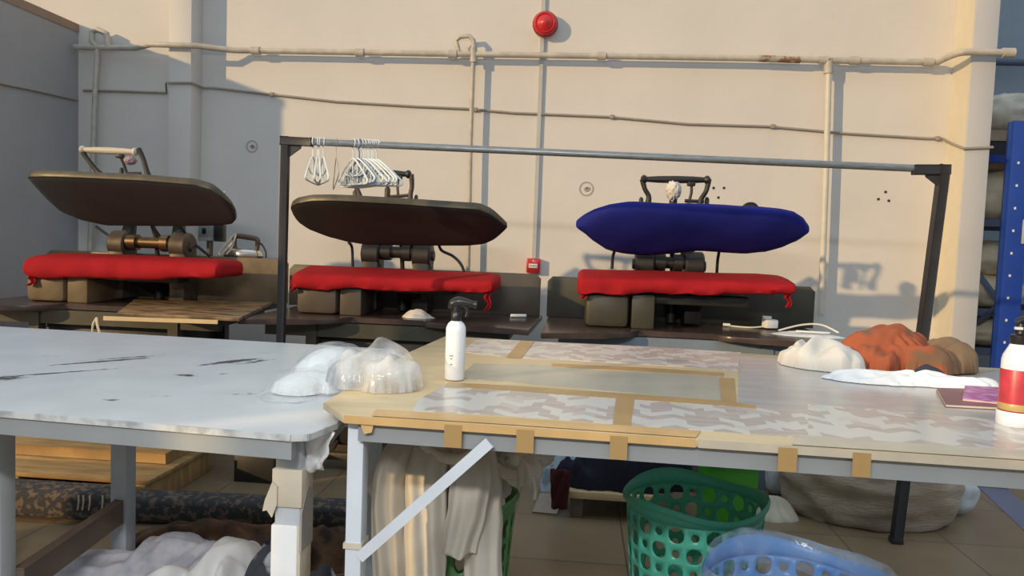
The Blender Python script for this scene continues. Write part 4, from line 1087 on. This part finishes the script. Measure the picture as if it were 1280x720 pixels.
# ------------------------------------------------------------------ further things on the floor under the tables
# low wooden stool with dark clothes
s0 = at_z(728, 648, 0)
st = thing('low_stool', 'low wooden stool under dark clothes behind the green basket', 'stool', V((s0.x+.12, s0.y+.15, 0)))
sx0, sx1, sy0, sy1 = s0.x-.06, s0.x+.34, s0.y+.0, s0.y+.3
part('seat', MB().bb((sx0-.02, sy0-.02, .10), (sx1+.02, sy1+.02, .135), bev=.003), 'board_edge', st)
for x in (sx0+.03, sx1-.03):
    for y in (sy0+.03, sy1-.03): leg(st, x, y, .10, .06, 'wood_dark')
mb = MB(); mb.field(.136, [((sx0+sx1)/2+.10, (sy0+sy1)/2, .30, .16, 0, .30, .4, 9, .35), ((sx0+sx1)/2-.10, (sy0+sy1)/2-.02, .18, .13, .2, .19, 1.2, 11, .4)], .009, seed=51)
dk = solo('dark_clothes', mb, 'cloth_navy', 'heap of dark navy clothes piled on the low stool', 'clothes', angle=80)
mb = MB(); rows = []
pR = at_y(700, 610, sy0-.03)
for i in range(10):
    f = i/9; rows.append([V((pR.x+.05*(2*j/7-1)*(1-.3*f), sy0-.035+.012*sin(j*1.7+i), .24-f*.19)) for j in range(8)])
mb.grid(rows); solo('red_cloth', mb, 'cloth_darkred', 'dark red cloth hanging off the left end of the low stool', 'cloth', solid=.006, angle=80)
c = at_z(683, 640, .0); mb = MB(); mb.plate([V((c.x-.07, c.y-.02, .001)), V((c.x+.05, c.y-.03, .001)), V((c.x+.07, c.y+.09, .06)), V((c.x-.04, c.y+.11, .05))], (.002, -.006, .006))
solo('carton_scrap', mb, 'carton', 'torn brown carton scrap leaning on the floor by the stool', 'carton')
# pale blue cloth and white canister further back
c = at_y(703, 575, 3.9)
mb = MB(); mb.heap(V((c.x, 3.95, .0)), .16, .13, .34, seed=53, fold=.5, freq=9, peak=2.4); solo('pale_blue_cloth', mb, 'cloth_paleblue', 'pale blue cloth bundle behind the dark clothes', 'cloth', angle=80)
c = at_y(745, 572, 3.86)
cn = thing('canister', 'white plastic canister standing behind the dark clothes', 'canister', V((c.x, 3.86, 0)))
part('body', MB().bb((c.x-.055, 3.80, 0), (c.x+.055, 3.92, .42), bev=.012), 'plastic_white', cn)
part('cap', MB().lathe([(.022, .42), (.022, .445), (0, .447)], (c.x, 3.86, 0), 16), 'plastic_white', cn)
# bright green crate
c = at_y(917, 590, 3.2)
cr_ = thing('plastic_crate', 'bright green plastic crate behind the green basket', 'crate', V((c.x, 3.3, 0)))
mb = MB(); x0, x1, y0, y1 = c.x-.10, c.x+.10, 3.18, 3.48
mb.bb((x0, y0, 0), (x1, y0+.012, .40), bev=.003).bb((x0, y1-.012, 0), (x1, y1, .40), bev=.003).bb((x0, y0+.012, 0), (x0+.012, y1-.012, .40)).bb((x1-.012, y0+.012, 0), (x1, y1-.012, .40)).bb((x0+.012, y0+.012, 0), (x1-.012, y1-.012, .012))
part('body', mb, 'crate_green', cr_)
mb = MB(); mb.bb((x0-.012, y0-.012, .385), (x1+.012, y0, .41)).bb((x0-.012, y1, .385), (x1+.012, y1+.012, .41)).bb((x0-.012, y0, .385), (x0, y1, .41)).bb((x1, y0, .385), (x1+.012, y1, .41)); part('rim', mb, 'crate_green', cr_)
# sack behind the rack post
c = at_y(1085, 640, 3.8)
sk = thing('sack_bale', 'big brown sack bale lying behind the right rack post', 'bale', V((c.x, 3.82, 0)))
mb = MB(); mb.blob(V((c.x, 3.82, .19)), (.41, .27, .26), seed=12, amp=.13, freq=2.2, flat=.001, su=72, sv=40, power=.55, ridge=True); part('sack', mb, 'sack', sk, angle=80)
c = at_y(1195, 608, 3.9)
solo('plastic_bundle', MB().blob(V((c.x+.0, 3.95, .12)), (.125, .12, .13), seed=14, amp=.16, freq=2.2, flat=.001), 'foam_white', 'round white plastic bundle on the floor at the right of the sack', 'bundle', angle=80)
c = at_y(1165, 600, 4.25)
solo('plastic_bundle', MB().blob(V((c.x, 4.3, .12)), (.10, .10, .13), seed=17, amp=.2, freq=2.2, flat=.001), 'foam_white', 'smaller white plastic bundle tucked behind the sack', 'bundle', angle=80)
c = at_y(972, 590, 4.0)
solo('plastic_bundle', MB().blob(V((c.x+.01, 4.05, .15)), (.085, .085, .16), seed=15, amp=.2, freq=2.2, flat=.001), 'foam_white', 'white plastic bundle between the green crate and the sack', 'bundle', angle=80)
c = at_z(985, 625, 0); c = at_y(968, 605, 3.7)
mb = MB(); mb.heap(V((c.x-.0, 3.72, 0)), .13, .1, .13, seed=16, fold=.4, freq=8); solo('grey_cloth', mb, 'wrap_tan', 'crumpled tan cloth on the floor left of the sack', 'cloth', angle=80)

# pallets seen under the grey table
def pallet(name, label, x0, x1, y0, y1, z, nb, m='pallet_wood', rz=0):
    o = thing(name, label, 'pallet', ((x0+x1)/2, (y0+y1)/2, 0))
    for k_ in range(3):
        x = x0+.06+(x1-x0-.12)*k_/2
        part('bearer', MB().bb((x-.045, y0, 0.001), (x+.045, y1, z-.022), bev=.003), m, o)
    bw = (y1-y0)/nb
    for k_ in range(nb):
        part('deck_board', MB().bb((x0, y0+bw*k_+.004, z-.021), (x1, y0+bw*(k_+1)-.004, z), bev=.003), m, o)
    return o
pallet('pallet', 'low wooden pallet on the floor behind the grey table', -3.3, -1.93, 3.21, 3.84, .14, 3)
pk2 = thing('plank', 'broad pale timber plank lying on top of the pallet', 'plank', (-2.6, 3.58, .145))
part('board', MB().bar((-3.4, 3.59, .169), (-1.99, 3.59, .169), .26, .05, bev=.004), 'pallet_wood', pk2)
# carpet-covered beams
def roll(label, p, q, r):
    o = thing('carpet_roll', label, 'carpet', (V(p)+V(q))/2-V((0, 0, r)))
    p, q = V(p), V(q); mb = MB(); rows = []; t = (q-p).normalized(); w_ = V((-t.y, t.x, 0))
    for i in range(24):
        f = i/23; c_ = p.lerp(q, f); ring = []
        for j in range(20):
            a_ = 2*pi*j/20; ca, sa = cos(a_), sin(a_)
            k_ = 1+.04*noise.noise(V((f*6, ca, sa)))
            ring.append(c_ + w_*(r*1.25*k_*math.copysign(abs(ca)**.55, ca)) + V((0, 0, r*k_*math.copysign(abs(sa)**.55, sa))))
        rows.append(ring)
    mb.faces(rows); part('rolled_carpet', mb, 'carpet', o, angle=60)
    return o, p, q
p = at_z(-60, 648, 0); q = at_z(140, 654, 0); 
o, p, q = roll('patterned dark carpet roll lying in front of the pallet at the left', V((-2.85, 3.09, .070)), V((-1.99, 3.10, .070)), .068)
for fx in (98, 104, 112, 128):
    f0 = at_y(fx, 619, 3.008)
    part('fringe', MB().tube([f0, f0+V((.004, -.004, -.03)), f0+V((-.002, -.003, -.065))], .004, 6, smooth=3), 'cotton_cord', o)
o, p, q = roll('dark brown carpet roll between the grey table legs, right of the patterned one', V((-1.93, 3.12, .062)), V((-.70, 3.19, .062)), .06)
c = at_y(329, 604, 3.75)
solo('timber_block', MB().bb((c.x-.13, 3.68, 0), (c.x+.14, 3.9, .14), bev=.004), 'cast_dark', 'dark timber block on the floor behind the carpet rolls', 'block')
# clothes pile at the bottom left
def pile(name, px, Y, rx, ry, h, m, label, seed, **kw):
    c = at_y(px[0], px[1], Y); mb = MB(); mb.heap(V((c.x, Y, kw.pop('z', .001))), rx, ry, h, seed=seed, nr=34, nt=120, **kw)
    solo(name, mb, m, label, 'clothes', angle=80)
def fpile(name, lumps, m, label, seed, cell=.008):
    mb = MB(); mb.field(.001, lumps, cell, seed); solo(name, mb, m, label, 'clothes', angle=80)
fpile('fleece_blanket', [(-1.62, 2.42, .22, .13, .3, .17, .4, 12, .3), (-1.38, 2.50, .26, .18, .1, .20, .9, 12, .3)], 'cloth_lavender', 'lavender grey fleece blanket at the bottom left of the floor pile', 61)
fpile('brown_cloth', [(-1.40, 2.80, .34, .13, .15, .17, .3, 15, .4), (-1.02, 2.84, .26, .12, -.1, .15, 2.4, 15, .4)], 'cloth_umber', 'dark brown cloth at the back of the floor pile', 62)
fpile('white_cloth', [(-1.17, 2.40, .12, .19, -.5, .26, 1.1, 13, .3), (-1.28, 2.26, .13, .12, .2, .22, .5, 13, .3)], 'cloth_bright', 'bright white cloth in the middle of the floor pile', 63)
fpile('striped_cloth', [(-1.00, 2.42, .11, .16, .2, .25, .3, 20, .4), (-.80, 2.38, .14, .14, .4, .19, 1.4, 20, .4), (-1.04, 2.58, .10, .09, .4, .24, 1.4, 20, .4)], 'cloth_stripe', 'navy and white clothes at the right of the floor pile', 64)

# ------------------------------------------------------------------ racking with bales in the recess
RX = at_y(1267, 300, 5.3).x
rk = thing('pallet_rack', 'tall blue pallet racking in the recess at the right', 'rack', V((RX+.5, 5.9, 0)))
up = MB().bb((RX-.075, 5.26, 0), (RX+.06, 5.34, at_y(1270, 152, 5.3).z), bev=.006)
part('upright', up, 'rack_blue', rk, label='blue perforated upright')
part('upright', MB().bb((RX-.075, 6.3, 0), (RX+.06, 6.38, 2.15), bev=.006), 'rack_blue', rk)
for yy, z0, z1 in ((0, .45, 1.0), (1, 1.0, 1.6)):
    part('diagonal_strut', MB().bar((RX-.03, 5.34 if yy else 6.3, z0), (RX-.03, 6.3 if yy else 5.34, z1), .03, .03), 'rack_dull', rk)
for k_ in range(9):
    part('slot', MB().box((RX-.03, 5.258, .75+k_*.15), (.012, .005, .016)), 'label_white', rk)
part('connector_plate', MB().box((RX+.05, 5.255, at_y(1278, 290, 5.3).z), (.05, .01, .16), bev=.002), 'conduit_grey', rk)
BXR = RX+1.6; BX0 = RX-.25
Zs = [.66, .94, 1.57, at_y(1250, 201, 5.7).z]
for i, z in enumerate(Zs):
    part('beam', MB().bb((px1+.03, 5.50, z-.035), (BXR, 5.54, z+.015)).bb((px1+.03, 6.3, z-.035), (BXR, 6.34, z+.015)), 'rack_dull' if i in (0, 1) else 'rack_blue' if i == 3 else 'rack_dull', rk)
    part('deck', MB().bb((px1+.03, 5.541, z-.01), (BXR, 6.299, z+.012)), 'rack_dark', rk)
bx_ = at_y(1238, 300, 5.7).x
def bale(dx, Y, zb, r, m, label, seed):
    c = V((bx_+dx, Y, zb+r[2]*.92))
    solo('cloth_bale', MB().blob(c, r, seed=seed, amp=.14, freq=1.9, flat=zb+.001, power=.7, ridge=True), m, label, 'bale', 'bales of cloth stored on the blue racking', angle=80)
bale(.05, 5.84, Zs[0]+.013, (.26, .27, .12), 'bale_cream', 'cream bale, lowest of those visible on the racking', 71)
bale(.04, 5.84, Zs[1]+.013, (.25, .26, .125), 'bale_cream', 'cream bale lying on the second lowest racking beam', 72)
bale(.06, 5.84, Zs[1]+.255, (.25, .26, .125), 'bale_cream', 'pale bale stacked on another just below the dark gap in the racking', 73)
bale(.10, 5.84, Zs[2]+.013, (.28, .28, .19), 'bale_cream', 'big cream bale on the upper racking shelf under the tan one', 76)
bale(.12, 5.84, Zs[2]+.375, (.26, .26, .07), 'bale_tan', 'flat tan bale squeezed just below the blue racking beam', 74)
bale(.14, 5.84, Zs[3]+.20, (.30, .27, .15), 'bale_wrap', 'plastic wrapped bale on the top of the racking', 75)
sh_ = thing('stacked_boards', 'dark flat boards stacked under the topmost racking bale', 'boards', V((bx_+.3, 5.85, Zs[3])))
part('board', MB().bb((bx_-.2, 5.56, Zs[3]+.0125), (bx_+1.0, 6.25, Zs[3]+.12)), 'rack_dark', sh_)
part('board', MB().bb((bx_-.2, 5.55, Zs[3]+.1205), (bx_+1.0, 6.26, Zs[3]+.195)), 'bale_tan', sh_)
# rear pipe in the recess
solo('recess_pipe', MB().tube([V((px1-.04, 6.9, at_y(1265, 78, 6.9).z)), V((6, 6.9, at_y(1265, 78, 6.9).z))], .03, 12), 'rack_dull', 'dull blue pipe on the recess wall at the upper right', 'pipe')

# ------------------------------------------------------------------ light
sd = bpy.data.lights.new('sun', 'SUN'); so_ = bpy.data.objects.new('sun', sd); COL.objects.link(so_)
d = V((1, .85, -.33)).normalized()
so_.rotation_euler = d.to_track_quat('-Z', 'Y').to_euler(); so_.location = (-4, -3, 4)
sd.energy = 2.95; sd.color = (1.0, .70, .35); sd.angle = radians(1.0)

wd = bpy.data.worlds.new('daylight'); S.world = wd; wd.use_nodes = True
nt = wd.node_tree; N = nt.nodes; L = nt.links
bg = N['Background']; tc = N.new('ShaderNodeTexCoord'); sx_ = N.new('ShaderNodeSeparateXYZ'); rp = N.new('ShaderNodeValToRGB')
L.new(tc.outputs['Generated'], sx_.inputs[0]); mr = N.new('ShaderNodeMapRange'); mr.inputs[1].default_value = -1; L.new(sx_.outputs[2], mr.inputs[0])
L.new(mr.outputs[0], rp.inputs[0]); E = rp.color_ramp.elements
E[0].position = .47; E[0].color = (.145, .19, .228, 1); E[1].position = .85; E[1].color = (.66, .78, .88, 1)
L.new(rp.outputs[0], bg.inputs[0]); bg.inputs[1].default_value = 1.0

# fluorescent batten added out of view, fill light for the front tables
fx = thing('fill_batten', 'white fluorescent batten added out of view as fill light for the tables', 'added fill light', (-.5, -1.0, 2.45))
part('housing', MB().bb((-1.15, -1.10, 2.48), (.15, -1.0, 2.54), bev=.006), 'plastic_white', fx)
part('suspension_rod', MB().cyl((-1.0, -1.05, 2.54), (-1.0, -1.05, 4.6), .006, seg=8), 'conduit_grey', fx)
part('suspension_rod', MB().cyl((0, -1.05, 2.54), (0, -1.05, 4.6), .006, seg=8), 'conduit_grey', fx)
part('tube', MB().cyl((-1.1, -1.05, 2.462), (.1, -1.05, 2.462), .014, seg=12), 'plastic_white', fx)
ad_ = bpy.data.lights.new('fill_lamp', 'AREA'); ao = bpy.data.objects.new('fill_lamp', ad_); COL.objects.link(ao)  # area lamp added behind the camera to brighten the foreground
ad_.shape = 'RECTANGLE'; ad_.size = 1.2; ad_.size_y = .12; ad_.energy = 64; ad_.color = (1.0, .985, .95); ao.location = (-.5, -1.0, 2.44)
ao.rotation_euler = (radians(42), 0, 0)

# ------------------------------------------------------------------ camera and colour
cam = bpy.data.cameras.new('camera'); co = bpy.data.objects.new('camera', cam); COL.objects.link(co)
cam.sensor_width = 36; cam.lens = FPX/1280*36; cam.clip_start = .02
co.matrix_world = Matrix.Translation(CAM) @ Matrix((RT, UP, -FW)).transposed().to_4x4()
S.camera = co
S.view_settings.view_transform = 'Standard'; S.view_settings.look = 'None'; S.view_settings.gamma = 1
S.view_settings.use_curve_mapping = False; S.view_settings.exposure = 0
